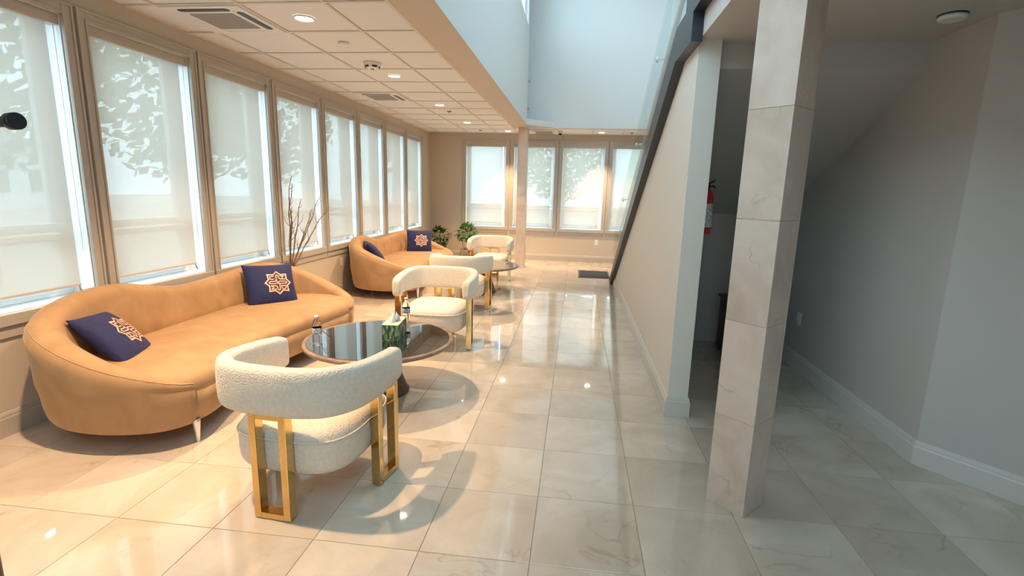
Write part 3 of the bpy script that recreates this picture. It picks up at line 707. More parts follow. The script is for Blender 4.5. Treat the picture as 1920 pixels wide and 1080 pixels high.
# ------------------------------------------------------------------ sofas
OUT = [(-2.06,2.62),(-2.07,2.42),(-2.19,2.26),(-2.45,2.18),(-2.72,2.20),(-2.95,2.33),(-3.09,2.62),(-3.13,3.0),(-3.13,3.5),(-3.12,4.0),(-3.05,4.4),(-2.90,4.65),(-2.65,4.78),(-2.36,4.75),(-2.13,4.58),(-2.05,4.34),(-2.08,4.0),(-2.15,3.6),(-2.17,3.2),(-2.13,2.88)]
OC = (-2.6, 3.5)
HGT = {1: 0.365, 2: 0.435, 3: 0.525, 4: 0.62, 5: 0.70, 6: 0.765, 7: 0.775, 8: 0.672, 9: 0.685, 10: 0.725, 11: 0.70, 12: 0.60, 13: 0.49, 14: 0.42, 15: 0.365}
def make_sofa(name, label, loc, rz):
    t = tag(empty(name, loc, rz), label, 'sofa', 'curved velvet sofas')
    P = [(x-OC[0], y-OC[1]) for x, y in OUT]
    NS = 6
    C = catmull(P, NS)                       # closed outline
    n = len(C)
    def normal(k):
        a, b_ = C[k-1], C[(k+1) % n]; d = Vector((b_[0]-a[0], b_[1]-a[1])).normalized(); return Vector((d.y, -d.x))
    # outline runs clockwise seen from above? make the normal point outward
    area = sum(C[i][0]*C[(i+1) % n][1]-C[(i+1) % n][0]*C[i][1] for i in range(n))
    sg = 1 if area > 0 else -1
    Nn = [normal(k)*sg for k in range(n)]
    def ring(ins, z): return [(C[k][0]-Nn[k].x*ins, C[k][1]-Nn[k].y*ins, z) for k in range(n)]
    b = MB(); b.loft([ring(0.09, 0.112), ring(0.055, 0.114), ring(0.038, 0.124), ring(0.026, 0.145), ring(0.018, 0.18), ring(0.012, 0.24), ring(0.010, 0.31)], True, True, True)
    base = b.build('base', M_VELVET, t)
    # seat cushion, domed
    rr = [(0.020, 0.300), (0.010, 0.312), (0.008, 0.335), (0.011, 0.362), (0.026, 0.388), (0.055, 0.402), (0.10, 0.410)]
    R_ = [ring(a, z) for a, z in rr]
    last = R_[-1]
    for u, z in ((0.3, 0.415), (0.6, 0.419), (0.85, 0.421), (0.995, 0.4215)):   # close towards the spine of the seat
        R_.append([(p[0]+((0.02)-p[0])*u, p[1]+(max(-0.75, min(0.75, p[1]*0.8))-p[1])*u, z) for p in last])
    b = MB(); b.loft(R_, True, True, True)
    b.build('seat', M_VELVET, t)
    # back shell swept along the rear outline
    ks = sorted(HGT); k0, k1 = ks[0]*NS, ks[-1]*NS
    b = MB(); rings = []
    hp = catmull([(HGT[k],) for k in ks], NS, False)
    for k in range(k0, k1+1):
        H = hp[k-k0][0]; u = (k-k0)/(k1-k0)
        e = min(1.0, min(u, 1-u)/0.20)
        th = 0.045+0.125*math.sin(e*PI/2)
        c, nn = C[k], Nn[k]
        flare = 0.030*min(1, (H-0.35)/0.3)
        r = min(th*0.5, 0.075)
        pr_ = [(0.046, 0.1135), (0.028, 0.125), (0.016, 0.15), (0.004, 0.21), (-0.002, 0.28), (-0.004-flare*0.4, 0.36)]
        zs = [(-0.002-flare*0.6, 0.36+(H-r-0.36)*0.5), (0.0-flare, H-r)]
        top = []
        for q in range(1, 8):
            a = PI*q/8
            top.append((-flare+th*0.5-math.cos(a)*th*0.5, H-r+math.sin(a)*r))
        inn = [(th-flare, H-r), (th+0.015, max(0.35, 0.36+(H-r-0.36)*0.4)), (th+0.02, 0.345)]
        if H-r < 0.372:
            zz = H-r; pr_ = [(0.046, 0.1135), (0.028, 0.125), (0.016, 0.15), (0.006, 0.21), (0.001, 0.27), (0.0, min(0.33, zz-0.02))]; zs = [(0.006, zz-0.01), (0.0, zz)]; inn = [(th, zz), (th, zz-0.01), (th, 0.28)]
        sec = pr_+zs+top+inn
        rings.append([(c[0]-nn.x*a, c[1]-nn.y*a, z) for a, z in sec])
    b.loft(rings, True, True, True)
    b.build('backrest', M_VELVET, t)
    # piping seam on the outer crest
    b = MB(); b.tube([rg[9] for rg in rings[::2]], 0.0035, 6); b.build('piping', M_VELVET, t)
    # legs
    for x, y in ((-2.10, 2.44), (-2.86, 2.74), (-2.96, 4.42), (-2.2, 4.58), (-2.98, 3.45), (-2.26, 3.5)):
        b = MB().lathe([(0.009, 0), (0.011, 0.004), (0.022, 0.125), (0.022, 0.14)], (x-OC[0], y-OC[1], 0), 14); b.build('leg', M_CHROME, t)
    return t
SOFA2 = (OC[0]-0.02, OC[1]+4.06, 0)
s1 = make_sofa('curved_sofa', 'near camel velvet curved sofa with wavy backrest holding two navy cushions', (OC[0], OC[1], 0), 0)
s2 = copy_tree(s1); s2.location = SOFA2; s2.rotation_euler = (0, 0, 0.02)
s2['label'] = 'far camel velvet curved sofa with wavy backrest standing by the corner plants'

# ------------------------------------------------------------------ boucle chairs
def make_chair(label):
    t = tag(empty('barrel_chair', (0, 0, 0)), label, 'chair', 'ivory boucle chairs around the tables')
    # seat: squircle drum, rounded
    def sq(hx, hy, cy_, z, p=3.4, n=48):
        out = []
        for k in range(n):
            a = 2*PI*k/n; c, s = math.cos(a), math.sin(a)
            out.append((hx*math.copysign(abs(c)**(2/p), c), cy_+hy*math.copysign(abs(s)**(2/p), s), z))
        return out
    zz = [(0.10, 0.176), (0.045, 0.180), (0.018, 0.195), (0.004, 0.225), (0, 0.27), (0.0, 0.33), (0.006, 0.365), (0.022, 0.388), (0.05, 0.402), (0.10, 0.412), (0.18, 0.418), (0.26, 0.420)]
    b = MB(); b.loft([sq(0.315-i, 0.325-i, 0.0, z) for i, z in zz], True, True, True); b.build('seat', M_BOUCLE, t)
    # seat seam
    b = MB(); b.tube(sq(0.3165, 0.3265, 0.0, 0.352)+[sq(0.3165, 0.3265, 0.0, 0.352)[0]], 0.0045, 6); b.build('seat_piping', M_BOUCLE, t)
    # wrap-around back band
    path = catmull([(0.345, 0.235), (0.362, 0.10), (0.362, -0.06), (0.335, -0.20), (0.255, -0.305), (0.13, -0.345), (0.0, -0.352), (-0.13, -0.345), (-0.255, -0.305), (-0.335, -0.20), (-0.362, -0.06), (-0.362, 0.10), (-0.345, 0.235)], 6, False)
    n = len(path); rings = []
    for k in range(n):
        p = Vector((path[k][0], path[k][1], 0)); a = path[max(0, k-1)]; c = path[min(n-1, k+1)]
        d = Vector((c[0]-a[0], c[1]-a[1], 0)).normalized(); nn = Vector((d.y, -d.x, 0))
        u = k/(n-1); e = min(u, 1-u)
        endf = min(1, e/0.028)
        sc = 0.55+0.45*math.sqrt(max(0, 1-(1-endf)**2))
        top = 0.655+0.050*min(1, max(0, (e-0.02)/0.27))**0.8; bot = 0.487
        hz = (top-bot)/2; cz = (top+bot)/2; ht = 0.044
        r = []
        for q in range(20):
            an = 2*PI*q/20; ca, sa = math.cos(an), math.sin(an)
            r.append(p + nn*(ht*sc*math.copysign(abs(ca)**0.6, ca)) + Vector((0, 0, cz+hz*sc*math.copysign(abs(sa)**0.45, sa))))
        rings.append(r)
    b = MB(); b.loft(rings, True, True, True); b.build('backrest', M_BOUCLE, t)
    rs = rings[int(n*0.70)]
    b = MB(); b.tube([v + Vector((0, 0, 0)) for v in rs]+[rs[0]], 0.0022, 5, False); b.build('back_seam', M_BOUCLE, t)
    # three brass loops
    def loop(cx, cyy, ang):
        w_, h, bw_, dp = 0.19, 0.505, 0.036, 0.052
        M = Matrix.Translation((cx, cyy, 0)) @ Matrix.Rotation(ang, 4, 'Z'); b = MB()
        b.box(-w_/2, -w_/2+bw_, -dp/2, dp/2, 0.004, h, M); b.box(w_/2-bw_, w_/2, -dp/2, dp/2, 0.004, h, M)
        b.box(-w_/2+bw_, w_/2-bw_, -dp/2, dp/2, 0.004, 0.004+0.030, M); b.box(-w_/2+bw_, w_/2-bw_, -dp/2, dp/2, h-0.030, h, M)
        lg = b.build('leg', M_GOLD, t, 0.0025)
        b = MB()
        for sx in (-1, 1): b.lathe([(0.010, 0), (0.010, 0.005)], (0, 0, 0), 10)
        q = MB()
        for sx in (-1, 1):
            c = M @ Vector((sx*(w_/2-bw_/2), 0, 0)); q.lathe([(0.012, 0.0003), (0.012, 0.006)], (c.x, c.y, 0), 10)
        q.build('glide', M_DARKPL, lg)
    loop(0, -0.358, 0)
    loop(0.352, 0.075, math.radians(84)); loop(-0.352, 0.075, math.radians(96))
    # brackets under the seat
    for sx in (-1, 1): MB().box(sx*0.17-0.015, sx*0.17+0.015, -0.02, 0.02, 0.155, 0.182).build('seat_pad', M_DARKPL, t)
    return t
CH = [(-1.245, 2.225, -4, 'nearest ivory boucle chair seen from behind with brass loop legs'),
      (-1.275, 4.555, 180, 'ivory boucle chair facing the viewer behind the near black glass table'),
      (-1.385, 6.055, 2, 'ivory boucle chair seen from behind before the far round table'),
      (-1.400, 8.30, 180, 'farthest ivory boucle chair, facing the viewer near the distant marble column')]
c0 = make_chair(CH[0][3])
for k, (x, y, a, l) in enumerate(CH):
    c = c0 if k == 0 else copy_tree(c0)
    c.location = (x, y, 0); c.rotation_euler = (0, 0, math.radians(a)); c.scale = (0.935, 0.97, 1.0); c['label'] = l

# ------------------------------------------------------------------ round tables
def make_table(label, x, y):
    t = tag(empty('coffee_table', (x, y, 0)), label, 'table', 'round black glass tables')
    R = 0.525; zt = 0.40
    MB().lathe([(R-0.035, zt-0.034), (R-0.012, zt-0.030), (R, zt-0.020), (R, zt-0.008), (R-0.006, zt-0.0005), (R-0.028, zt), (R-0.030, zt-0.006), (R-0.20, zt-0.006)], n=96, cap0=True, cap1=True).build('rim', M_WALNUT, t)
    MB().lathe([(R-0.031, zt-0.0055), (R-0.031, zt-0.001), (R-0.033, zt+0.0005)], n=96).build('glass_top', M_BGLASS, t)
    MB().lathe([(0.20, 0.0005), (0.20, 0.012), (0.19, 0.02), (0.07, zt-0.05), (0.10, zt-0.035)], n=48).build('pedestal', M_DWOOD, t)
    return t
t1 = make_table('near round black glass table with walnut rim carrying bottles and tissues', -1.36, 3.345)
t2 = copy_tree(t1); t2.location = (-1.325, 7.19, 0); t2['label'] = 'far round black glass table with walnut rim between the two far boucle chairs'

# bottles
def bottle(x, y, label):
    t = tag(empty('water_bottle', (x, y, 0.4008)), label, 'bottle', 'clear water bottles on the near table')
    p = [(0.026, 0.0), (0.031, 0.004), (0.0315, 0.02), (0.029, 0.028), (0.0315, 0.036), (0.029, 0.046), (0.0315, 0.056), (0.029, 0.066), (0.0315, 0.076), (0.0315, 0.082), (0.0315, 0.125), (0.032, 0.132), (0.027, 0.155), (0.018, 0.174), (0.0125, 0.182), (0.0125, 0.190)]
    MB().lathe(p, n=28).build('body', M_PET, t)
    MB().lathe([(0.0318, 0.083), (0.0318, 0.123)], n=28, cap0=False, cap1=False).build('label_band', MATS['bottle_label'], t)
    MB().lathe([(0.0145, 0.188), (0.0145, 0.202), (0.0125, 0.205)], n=20).build('cap', M_WHITE, t)
mb_ = mat('bottle_label', (0.42, 0.50, 0.58), 0.35); vary(mb_, (0.70, 0.74, 0.78), (0.10, 0.18, 0.30), 40, lo=0.45, hi=0.6)
bottle(-1.705, 3.10, 'clear water bottle at the left edge of the near table')
bottle(-1.318, 3.79, 'clear water bottle standing behind the leafy tissue box')
# tissue box
t = tag(empty('tissue_box', (-1.272, 3.40, 0.4008), math.radians(6)), 'leaf-patterned green tissue box with a tissue pulled up on the near table', 'tissue box')
bd = MB().box(-0.058, 0.058, -0.125, 0.125, 0, 0.118).build('carton', M_LEAFPRINT, t, 0.002)
MB().box(-0.0585, 0.0585, -0.1255, 0.1255, 0.1150, 0.1195).build('lid_edge', mat('pale_green_card', (0.62, 0.66, 0.44), 0.5), t, 0.001)
b = MB().lathe([(0.030, 0.1196), (0.030, 0.1200)], n=24); 
for v in b.v: v.y *= 2.2
b.build('opening', M_GREYPL, bd)
b = MB()   # crumpled tissue: folded fan
rings = []
for k in range(7):
    h = k/6; r = []
    for q in range(18):
        a = 2*PI*q/18
        f = 0.030*(1-h*0.55)*(1+0.42*math.sin(3*a+h*2.5)+0.18*math.sin(7*a+1))*(1-0.55*max(0, h-0.6)/0.4)
        r.append((f*math.cos(a)*1.1+0.012*h, f*math.sin(a)*1.9-0.02*h, 0.112+h*(0.062+0.02*math.sin(2*a+0.6))))
    rings.append(r)
b.loft(rings, True, False, True); b.build('tissue', M_PAPER, t)

# gold wire easel on the far table
t = tag(empty('wire_easel', (-1.30, 7.26, 0.4008)), 'slim gold wire stand on the far round table', 'stand')
b = MB(); b.tube([(-0.16, 0.02, 0.003), (-0.10, 0, 0.10), (-0.05, 0.02, 0.003)], 0.003, 6); b.build('foot', M_GOLD, t)
b = MB(); b.tube([(-0.24, 0.02, 0.12), (-0.17, 0, 0.004), (-0.10, 0, 0.12)], 0.003, 6); b.build('prong', M_GOLD, t)
b = MB(); b.tube([(-0.12, 0.05, 0.13), (0.06, 0.05, 0.13), (0.06, 0.05, 0.003)], 0.003, 6); b.build('frame', M_GOLD, t)

# ------------------------------------------------------------------ cushions with the woven emblem
def pillow_z(x, y, s, th):
    u, v = 2*x/s, 2*y/s
    return th*(max(0, (1-abs(u)**2.4))*max(0, (1-abs(v)**2.4)))**0.5
def strokes():
    """emblem on a -1..1 square: eight-point star frame, knot and block letters"""
    L = []
    pts = []
    for k in range(16):
        a = PI/2+2*PI*k/16; r = 1.0 if k % 2 == 0 else 0.765
        pts.append((r*math.cos(a), r*math.sin(a)))
    # square corners of the star point a little less far than its four tips
    pts = [(p[0]*(1.0 if k % 4 == 0 else 1.06), p[1]*(1.0 if k % 4 == 0 else 1.06)) if k % 2 == 0 else p for k, p in enumerate(pts)]
    L.append((pts+[pts[0], pts[1]], 0.050))
    w_ = 0.034
    # C (upper left), H (upper right), M (lower left), D (lower right)
    L.append(([(-0.30, 0.57), (-0.50, 0.57), (-0.58, 0.50), (-0.58, 0.36), (-0.50, 0.29), (-0.30, 0.29)], w_))
    L += [([(0.22, 0.58), (0.58, 0.58)], w_), ([(0.22, 0.30), (0.58, 0.30)], w_), ([(0.40, 0.58), (0.40, 0.30)], w_)]
    L.append(([(-0.22, -0.28), (-0.58, -0.28), (-0.40, -0.43), (-0.58, -0.58), (-0.22, -0.58)], w_))
    L.append(([(0.24, -0.30), (0.24, -0.44), (0.32, -0.58), (0.50, -0.58), (0.58, -0.44), (0.58, -0.30), (0.24, -0.30)], w_))
    # interlaced ribbon
    L.append(([(-0.22, 0.10), (-0.58, 0.10), (-0.72, 0.0), (-0.58, -0.10), (-0.22, -0.10)], w_))
    L.append(([(0.22, 0.10), (0.58, 0.10), (0.72, 0.0), (0.58, -0.10), (0.22, -0.10)], w_))
    L.append(([(-0.22, 0.10), (-0.10, 0.20), (-0.10, 0.58), (0.0, 0.70), (0.10, 0.58), (0.10, 0.42), (0.22, 0.30)], w_))
    L.append(([(0.22, -0.10), (0.10, -0.20), (0.10, -0.58), (0.0, -0.70), (-0.10, -0.58), (-0.10, -0.42), (-0.22, -0.30)], w_))
    L.append(([(-0.22, -0.10), (-0.08, -0.08), (0.08, 0.08), (0.22, 0.10)], w_))
    L.append(([(-0.10, 0.20), (-0.08, 0.08), (0.08, -0.08), (0.10, -0.20)], w_))
    return L
STR = strokes()
def make_cushion(label, mw, s=0.43, th=0.075, emblem=(0.035, 0.0, 0.105, 0.0)):
    t = empty('throw_cushion'); tag(t, label, 'cushion', 'navy cushions with rose gold emblem'); t.matrix_world = mw
    n = 22; b = MB()
    for sgn in (1, -1):
        o = len(b.v)
        for i in range(n+1):
            for j in range(n+1):
                u, v = 2*i/n-1, 2*j/n-1
                pin = 1-0.055*(1-abs(v)**2)*abs(u)**3; pin2 = 1-0.055*(1-abs(u)**2)*abs(v)**3
                x, y = u*s/2*pin, v*s/2*pin2
                b.v.append(Vector((x, y, sgn*pillow_z(u*s/2, v*s/2, s, th))))
        for i in range(n):
            for j in range(n):
                a = o+i*(n+1)+j; b.face(a, a+n+1, a+n+2, a+1, smooth=True)
    bd = b.build('cover', M_NAVY, t)
    bm = bmesh.new(); bm.from_mesh(bd.data); bmesh.ops.remove_doubles(bm, verts=bm.verts, dist=1e-4); bmesh.ops.recalc_face_normals(bm, faces=bm.faces); bm.to_mesh(bd.data); bm.free()
    ex, ey, er, ea = emblem
    b = MB()
    for pts, hw in STR:
        for a, c in zip(pts[:-1], pts[1:]):
            a, c = Vector(a), Vector(c); d = (c-a); ln = d.length
            if ln < 1e-6: continue
            d /= ln; nn = Vector((-d.y, d.x)); a2, c2 = a-d*hw*0.8, c+d*hw*0.8
            k = max(1, int(ln/0.18)); o = len(b.v)
            for q in range(k+1):
                p = a2+(c2-a2)*(q/k)
                for sd in (-1, 1):
                    r = p+nn*hw*sd; x, y = ex+r.x*er, ey+r.y*er
                    b.v.append(Vector((x, y, pillow_z(x, y, s, th)+0.0022)))
            for q in range(k): b.face(o+2*q, o+2*q+1, o+2*q+3, o+2*q+2)
    me = b.build('emblem', M_ROSE, t)
    # brown ground between the emblem lines
    g = MB(); pts = STR[0][0][:16]; o = len(g.v); ng = 5
    cx = Vector((ex, ey, pillow_z(ex, ey, s, th)+0.0012)); 
    ring = []
    for q in range(1, ng+1):
        ring.append([(ex+p[0]*er*0.97*q/ng, ey+p[1]*er*0.97*q/ng) for p in pts])
    g.v.append(cx)
    for rg in ring:
        for x, y in rg: g.v.append(Vector((x, y, pillow_z(x, y, s, th)+0.0012)))
    for k in range(16): g.face(0, 1+k, 1+(k+1) % 16)
    for q in range(ng-1):
        for k in range(16):
            k2 = (k+1) % 16; g.face(1+q*16+k, 1+(q+1)*16+k, 1+(q+1)*16+k2, 1+q*16+k2)
    g.build('emblem_ground', mat('emblem_brown', (0.075, 0.022, 0.028), 0.7) if 'emblem_brown' not in MATS else MATS['emblem_brown'], t)
    return t
def frame_m(c, x, y, z): return Matrix(((x[0], y[0], z[0], c[0]), (x[1], y[1], z[1], c[1]), (x[2], y[2], z[2], c[2]), (0, 0, 0, 1)))
def orient(c, n, up, spin=0):
    n = Vector(n).normalized(); x = Vector(up).cross(n).normalized(); y = n.cross(x)
    cs, sn = math.cos(spin), math.sin(spin); x2 = x*cs+y*sn; y2 = -x*sn+y*cs
    return frame_m(c, x2, y2, n)
make_cushion('navy cushion with rose gold emblem leaning on the right back of the near sofa', orient((-2.74, 4.21, 0.555), (0.62, -0.55, 0.50), (0, 0, 1), -0.03), emblem=(0.045, 0.0, 0.108, 0.0))
make_cushion('navy cushion with rose gold emblem tilted in the left arm of the near sofa', orient((-2.79, 2.67, 0.505), (0.66, 0.329, 0.72), (0, 0, 1), -0.14), 0.41)
make_cushion('navy cushion with rose gold emblem upright on the right of the far sofa', orient((-2.65, 8.34, 0.572), (0.25, -0.85, 0.42), (0, 0, 1), 0.0))
make_cushion('navy cushion half hidden behind the left arm of the far sofa', orient((-2.78, 6.72, 0.545), (0.69, 0.40, 0.60), (0, 0, 1), 0.0))

# ------------------------------------------------------------------ branches in a floor vase behind the near sofa
VX, VY = -3.03, 5.02
t = tag(empty('floor_vase', (VX, VY, 0)), 'dark floor vase with dry branches behind the near sofa', 'vase')
MB().lathe([(0.05, 0.0005), (0.07, 0.01), (0.095, 0.20), (0.085, 0.42), (0.045, 0.56), (0.042, 0.62), (0.050, 0.64), (0.046, 0.64), (0.036, 0.60), (0.02, 0.50)], n=28).build('body', M_VASE, t)
rnd = random.Random(11)
tips = [(0.12, -0.12, 1.55), (0.05, 0.02, 1.48), (0.02, 0.25, 1.32), (0.06, 0.42, 1.20), (0.10, 0.66, 1.22), (0.09, -0.05, 1.25), (0.10, 0.52, 1.34)]
BRL = ['tallest bare branch in the floor vase, leaning slightly left', 'second tallest bare branch in the floor vase, nearly upright', 'bare branch in the middle of the floor vase bunch',
       'lowest of the right-leaning bare branches in the floor vase', 'rightmost bare branch in the floor vase, leaning farthest over', 'short upright bare branch beside the tallest one in the floor vase', 'second bare branch from the right in the floor vase']
for k, (dx, dy, zt) in enumerate(tips):
    br = tag(empty('dry_branch', (VX, VY, 0.52)), BRL[k], 'branch', 'dry branches in the floor vase')
    L = zt-0.52; pts = []
    for q in range(9):
        u = q/8
        pts.append((dx*u**1.1+rnd.uniform(-0.012, 0.012)*u, dy*u**1.05+rnd.uniform(-0.02, 0.02)*u, L*u))
    b = MB(); b.tube(pts, [0.0075*(1-0.75*q/8)+0.001 for q in range(9)], 6); b.build('stem', M_BARK, br)
    for q in range(3, 8):
        p = Vector(pts[q]); sd = 1 if (q+k) % 2 else -1
        ln = rnd.uniform(0.10, 0.24)*(1.15-q/9)
        e = p+Vector((rnd.uniform(-0.01, 0.06), sd*ln*0.6+rnd.uniform(-0.03, 0.03), ln))
        mpt = (p+e)/2+Vector((rnd.uniform(-0.01, 0.01), sd*0.02, -0.01))
        b = MB(); b.tube([p, mpt, e], [0.0035, 0.0025, 0.0012], 5); b.build('twig', M_BARK, br)

# ------------------------------------------------------------------ plants
def leafy(parent, m, c, rad, n, size, seed, name='leaf'):
    rr = random.Random(seed)
    protos = []
    for k in range(3):
        b = MB(); W = 0.42+0.1*k
        prof = [(0, 0), (0.18, 0.55), (0.42, 1.0), (0.7, 0.75), (0.9, 0.3), (1.0, 0.0)]
        cen = [(0, y, 0.10*math.sin(y*PI)-0.12*y*y) for y, _ in prof]
        lf = [(-W/2*a, y, cen[i][2]+0.06*a) for i, (y, a) in enumerate(prof)]
        rt = [(W/2*a, y, cen[i][2]+0.06*a) for i, (y, a) in enumerate(prof)]
        for i in range(len(prof)): b.v += [Vector(lf[i]), Vector(cen[i]), Vector(rt[i])]
        for i in range(len(prof)-1):
            o = 3*i; b.face(o, o+1, o+4, o+3, smooth=True); b.face(o+1, o+2, o+5, o+4, smooth=True)
        protos.append(b.mesh(name, m))
    for k in range(n):
        th = rr.uniform(0, 2*PI); ph = math.acos(rr.uniform(-0.75, 1)); r = rad*rr.uniform(0.55, 1.0)**0.5
        d = Vector((math.sin(ph)*math.cos(th), math.sin(ph)*math.sin(th), math.cos(ph)))
        p = Vector(c)+Vector((d.x*r, d.y*r, d.z*r*0.85))
        o = bpy.data.objects.new(name, rr.choice(protos)); COL.objects.link(o); o.parent = parent
        s = size*rr.uniform(0.7, 1.25)
        q = (d+Vector((rr.uniform(-.6, .6), rr.uniform(-.6, .6), rr.uniform(-.5, .4)))).to_track_quat('Y', 'Z')
        o.rotation_mode = 'QUATERNION'; o.rotation_quaternion = q; o.location = p-d*s*0.3; o.scale = (s, s, s)
# gold wire stand and bushy plant
PX, PY = -2.235, 10.33
t = tag(empty('plant_stand', (PX, PY, 0)), 'slim gold wire plant stand under the bushy green plant', 'plant stand')
for k in range(4):
    a = PI/4+k*PI/2; x, y = 0.13*math.cos(a), 0.13*math.sin(a)
    b = MB(); b.tube([(x, y, 0.0005), (x, y, 0.42)], 0.006, 8); b.build('leg', M_GOLD, t)
for z in (0.06, 0.24, 0.41):
    b = MB(); ring = [(0.13*math.cos(2*PI*q/28), 0.13*math.sin(2*PI*q/28), z) for q in range(29)]; b.tube(ring, 0.005, 6, False); b.build('ring', M_GOLD, t)
MB().lathe([(0.128, 0.236), (0.128, 0.242)], n=28).build('shelf', M_GOLD, t)
t = tag(empty('potted_plant', (PX, PY, 0.2425)), 'bushy bright green plant on the gold wire stand by the back window', 'plant')
MB().lathe([(0.075, 0), (0.085, 0.005), (0.112, 0.19), (0.116, 0.20), (0.108, 0.20), (0.10, 0.17)], n=32).build('pot', M_POT, t)
MB().lathe([(0.099, 0.168), (0.06, 0.178), (0.01, 0.18)], n=20).build('soil', M_BARK, t)
for k in range(7):
    a = k*0.9; b = MB(); b.tube([(0.02*math.cos(a), 0.02*math.sin(a), 0.17), (0.07*math.cos(a), 0.07*math.sin(a), 0.28), (0.13*math.cos(a), 0.13*math.sin(a), 0.36)], 0.004, 5); b.build('stem', M_LEAFD, t)
leafy(t, M_LEAFL, (-0.02, 0, 0.335), 0.225, 190, 0.105, 3)
t = tag(empty('potted_plant', (-2.86, 10.38, 0)), 'dark green leafy plant in the room corner behind the far sofa', 'plant')
MB().lathe([(0.10, 0.0005), (0.115, 0.01), (0.15, 0.32), (0.155, 0.34), (0.145, 0.34), (0.135, 0.30)], n=32).build('pot', M_VASE, t)
MB().lathe([(0.133, 0.298), (0.06, 0.308), (0.01, 0.31)], n=20).build('soil', M_BARK, t)
for k in range(7):
    a = k*0.9; b = MB(); b.tube([(0.03*math.cos(a), 0.03*math.sin(a), 0.30), (0.08*math.cos(a), 0.08*math.sin(a), 0.42), (0.14*math.cos(a), 0.14*math.sin(a), 0.54)], 0.005, 5); b.build('stem', M_LEAFD, t)
leafy(t, M_LEAFD, (0, 0, 0.50), 0.21, 80, 0.13, 5)

# ------------------------------------------------------------------ under the stairs
t = tag(empty('fire_extinguisher', (0.880, 3.62, 1.212)), 'red fire extinguisher with white label hung inside the stair opening', 'fire extinguisher')
MB().lathe([(0.034, 0.0), (0.042, 0.006), (0.043, 0.02), (0.043, 0.245), (0.036, 0.275), (0.020, 0.293), (0.014, 0.297)], n=28).build('cylinder', M_RED, t)
MB().lathe([(0.0436, 0.045), (0.0436, 0.205)], n=28, cap0=False, cap1=False).build('label_band', MATS['printed_label'], t)
vary(M_LABEL, (0.62, 0.62, 0.60), (0.25, 0.25, 0.25), 70, lo=0.48, hi=0.6)
MB().lathe([(0.012, 0.295), (0.012, 0.318), (0.017, 0.320), (0.017, 0.332)], n=16).build('valve', M_DARKPL, t)
b = MB(); b.tube([(-0.01, 0.01, 0.332), (0.02, -0.04, 0.350), (0.025, -0.07, 0.362)], 0.006, 6); b.tube([(0, 0, 0.318), (0.025, -0.05, 0.322), (0.03, -0.07, 0.310)], 0.005, 6); b.build('handle', M_DARKPL, t)
b = MB(); b.box(-0.079, -0.042, -0.016, 0.016, 0.06, 0.30); b.build('bracket', M_DARKPL, t)
t = tag(empty('storage_cabinet', (1.57, 4.72, 0)), 'dark brown cabinet standing in the dark space under the stairs', 'cabinet')
MB().box(-0.14, 0.14, -0.24, 0.26, 0.03, 0.52).build('body', M_BROWN, t, 0.004)
MB().box(-0.16, 0.16, -0.26, 0.28, 0.52, 0.545).build('top', M_BROWN, t, 0.004)
d = MB().box(-0.13, 0.13, -0.252, -0.2405, 0.05, 0.50).build('door', M_BROWN, t, 0.003)
MB().box(0.09, 0.105, -0.265, -0.2525, 0.26, 0.34).build('handle', M_DARKPL, d)
for sx in (-0.11, 0.11):
    for sy in (-0.2, 0.22): MB().box(sx-0.02, sx+0.02, sy-0.02, sy+0.02, 0.0005, 0.03).build('foot', M_DARKPL, t)
t = tag(empty('spray_bottle', (1.50, 4.56, 0.5455)), 'small white bottle on the dark cabinet under the stairs', 'bottle')
MB().lathe([(0.030, 0), (0.034, 0.006), (0.034, 0.10), (0.018, 0.13), (0.012, 0.135)], n=20).build('body', M_WHITE, t)
MB().lathe([(0.013, 0.134), (0.013, 0.155), (0.010, 0.158)], n=16).build('cap', M_WHITE, t)

# ------------------------------------------------------------------ coat stand by the left picture edge
t = tag(empty('coat_stand', (-1.50, 1.0, 0)), 'dark capped wooden peg of a coat stand poking in at the left picture edge', 'coat stand')
MB().lathe([(0.17, 0.0005), (0.17, 0.015), (0.03, 0.03), (0.02, 0.05)], n=28).build('base', M_DARKPL, t)
MB().lathe([(0.019, 0.04), (0.019, 1.72), (0.012, 1.74)], n=20).build('pole', M_DWOOD, t)
pg = MB().tube([(0.0, 0, 1.576), (0.276, 0, 1.582)], 0.0115, 14).build('peg', mat('brown_peg', (0.12, 0.055, 0.03), 0.4), t)
MB().tube([(0.268, 0, 1.582), (0.289, -0.004, 1.583)], 0.018, 22).build('cap', M_DARKPL, pg)
pg = MB().tube([(0.0, 0, 1.50), (-0.26, 0.05, 1.52)], 0.0115, 14).build('peg', MATS['brown_peg'], t)
MB().tube([(-0.255, 0.05, 1.52), (-0.275, 0.052, 1.522)], 0.018, 22).build('cap', M_DARKPL, pg)

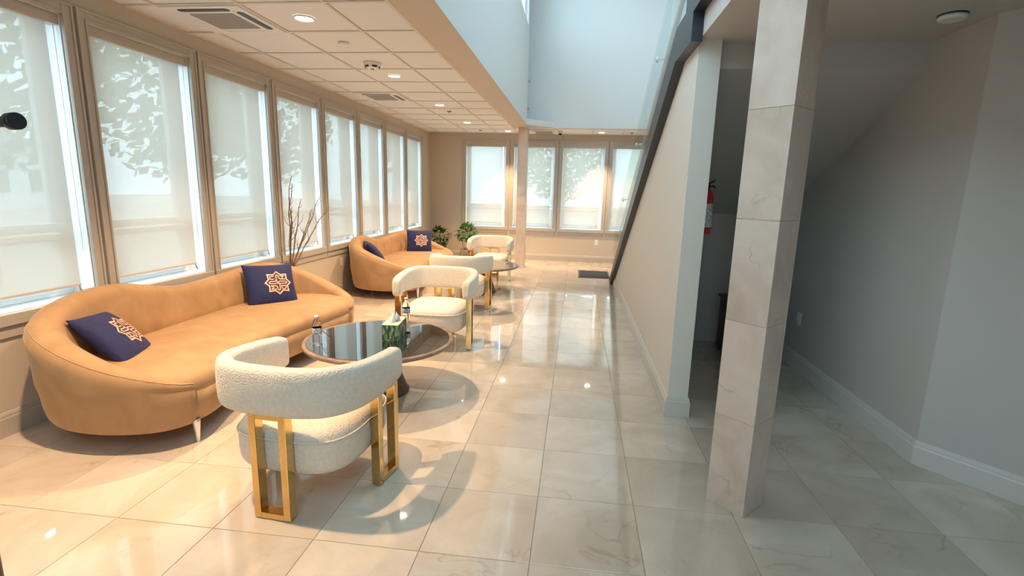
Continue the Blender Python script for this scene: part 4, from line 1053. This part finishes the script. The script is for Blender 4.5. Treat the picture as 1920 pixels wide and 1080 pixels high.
# ------------------------------------------------------------------ outdoors seen through the shades
g = struct(box('ground', M_GROUND, -60, 60, -40, 70, -0.6, -0.35))
def tree(x, y, h, r, seed, label):
    rr = random.Random(seed)
    t = tag(empty('street_tree', (x, y, -0.35)), label, 'tree', 'trees outside the windows')
    b = MB(); b.tube([(0, 0, 0), (0.1, 0.05, h*0.3), (-0.05, 0.1, h*0.62), (0.05, 0, h*0.85)], [0.22, 0.17, 0.11, 0.04], 10); b.build('trunk', M_TBARK, t)
    for k in range(6):
        a = k*1.05; z0 = h*(0.35+0.07*k); b = MB(); b.tube([(0, 0.05, z0), (r*0.4*math.cos(a), r*0.4*math.sin(a), z0+h*0.10), (r*0.8*math.cos(a), r*0.8*math.sin(a), z0+h*0.14)], [0.08, 0.05, 0.02], 6); b.build('limb', M_TBARK, t)
    b = MB()
    for k in range(1450):
        u = Vector((rr.gauss(0, 1), rr.gauss(0, 1), rr.gauss(0, 1))).normalized()*rr.uniform(0.35, 1)**0.6
        c = Vector((u.x*r, u.y*r, h*0.64+u.z*h*0.38)); s = rr.uniform(0.10, 0.22)
        q = Vector((rr.gauss(0, 1), rr.gauss(0, 1), rr.gauss(0, 1))).normalized(); e1 = q.orthogonal().normalized()*s; e2 = q.cross(e1).normalized()*s*0.6; o = len(b.v)
        b.v += [c-e1, c-e2, c+e1, c+e2]; b.face(o, o+1, o+2, o+3)
    f = b.build('crown', M_TREE, t); f['kind'] = 'stuff'
tree(-9.6, 7.0, 6.6, 2.3, 1, 'leafy tree outside the window at the left picture edge')
tree(-9.8, 11.8, 6.8, 2.3, 2, 'leafy tree outside the second window from the left picture edge')
tree(-10.6, 16.6, 6.4, 2.2, 3, 'leafy tree outside the third window from the left picture edge')
tree(-7.5, 24.0, 6.0, 2.4, 4, 'tree outside the leftmost back wall window')
tree(-1.0, 25.5, 5.2, 2.2, 5, 'tree outside the middle back wall windows')
tree(5.0, 25.0, 5.6, 2.3, 6, 'tree outside the back window beside the stairs')
t = tag(empty('neighbour_house', (-34, 22, -0.35), 0.3), 'pale house across the street seen dimly through the shades', 'house')
MB().box(-3, 3, -6, 6, 0, 3.2).build('wall', M_BUILD, t)
b = MB(); b.prism([(-3.4, 3.2), (3.4, 3.2), (0, 5.2)], 'y', -6.3, 6.3); b.build('roof', M_ROOF, t)
for yy in (-4, -1, 2, 4.6): MB().box(2.98, 3.04, yy-0.5, yy+0.5, 1.0, 2.3).build('window', M_STRING, t)
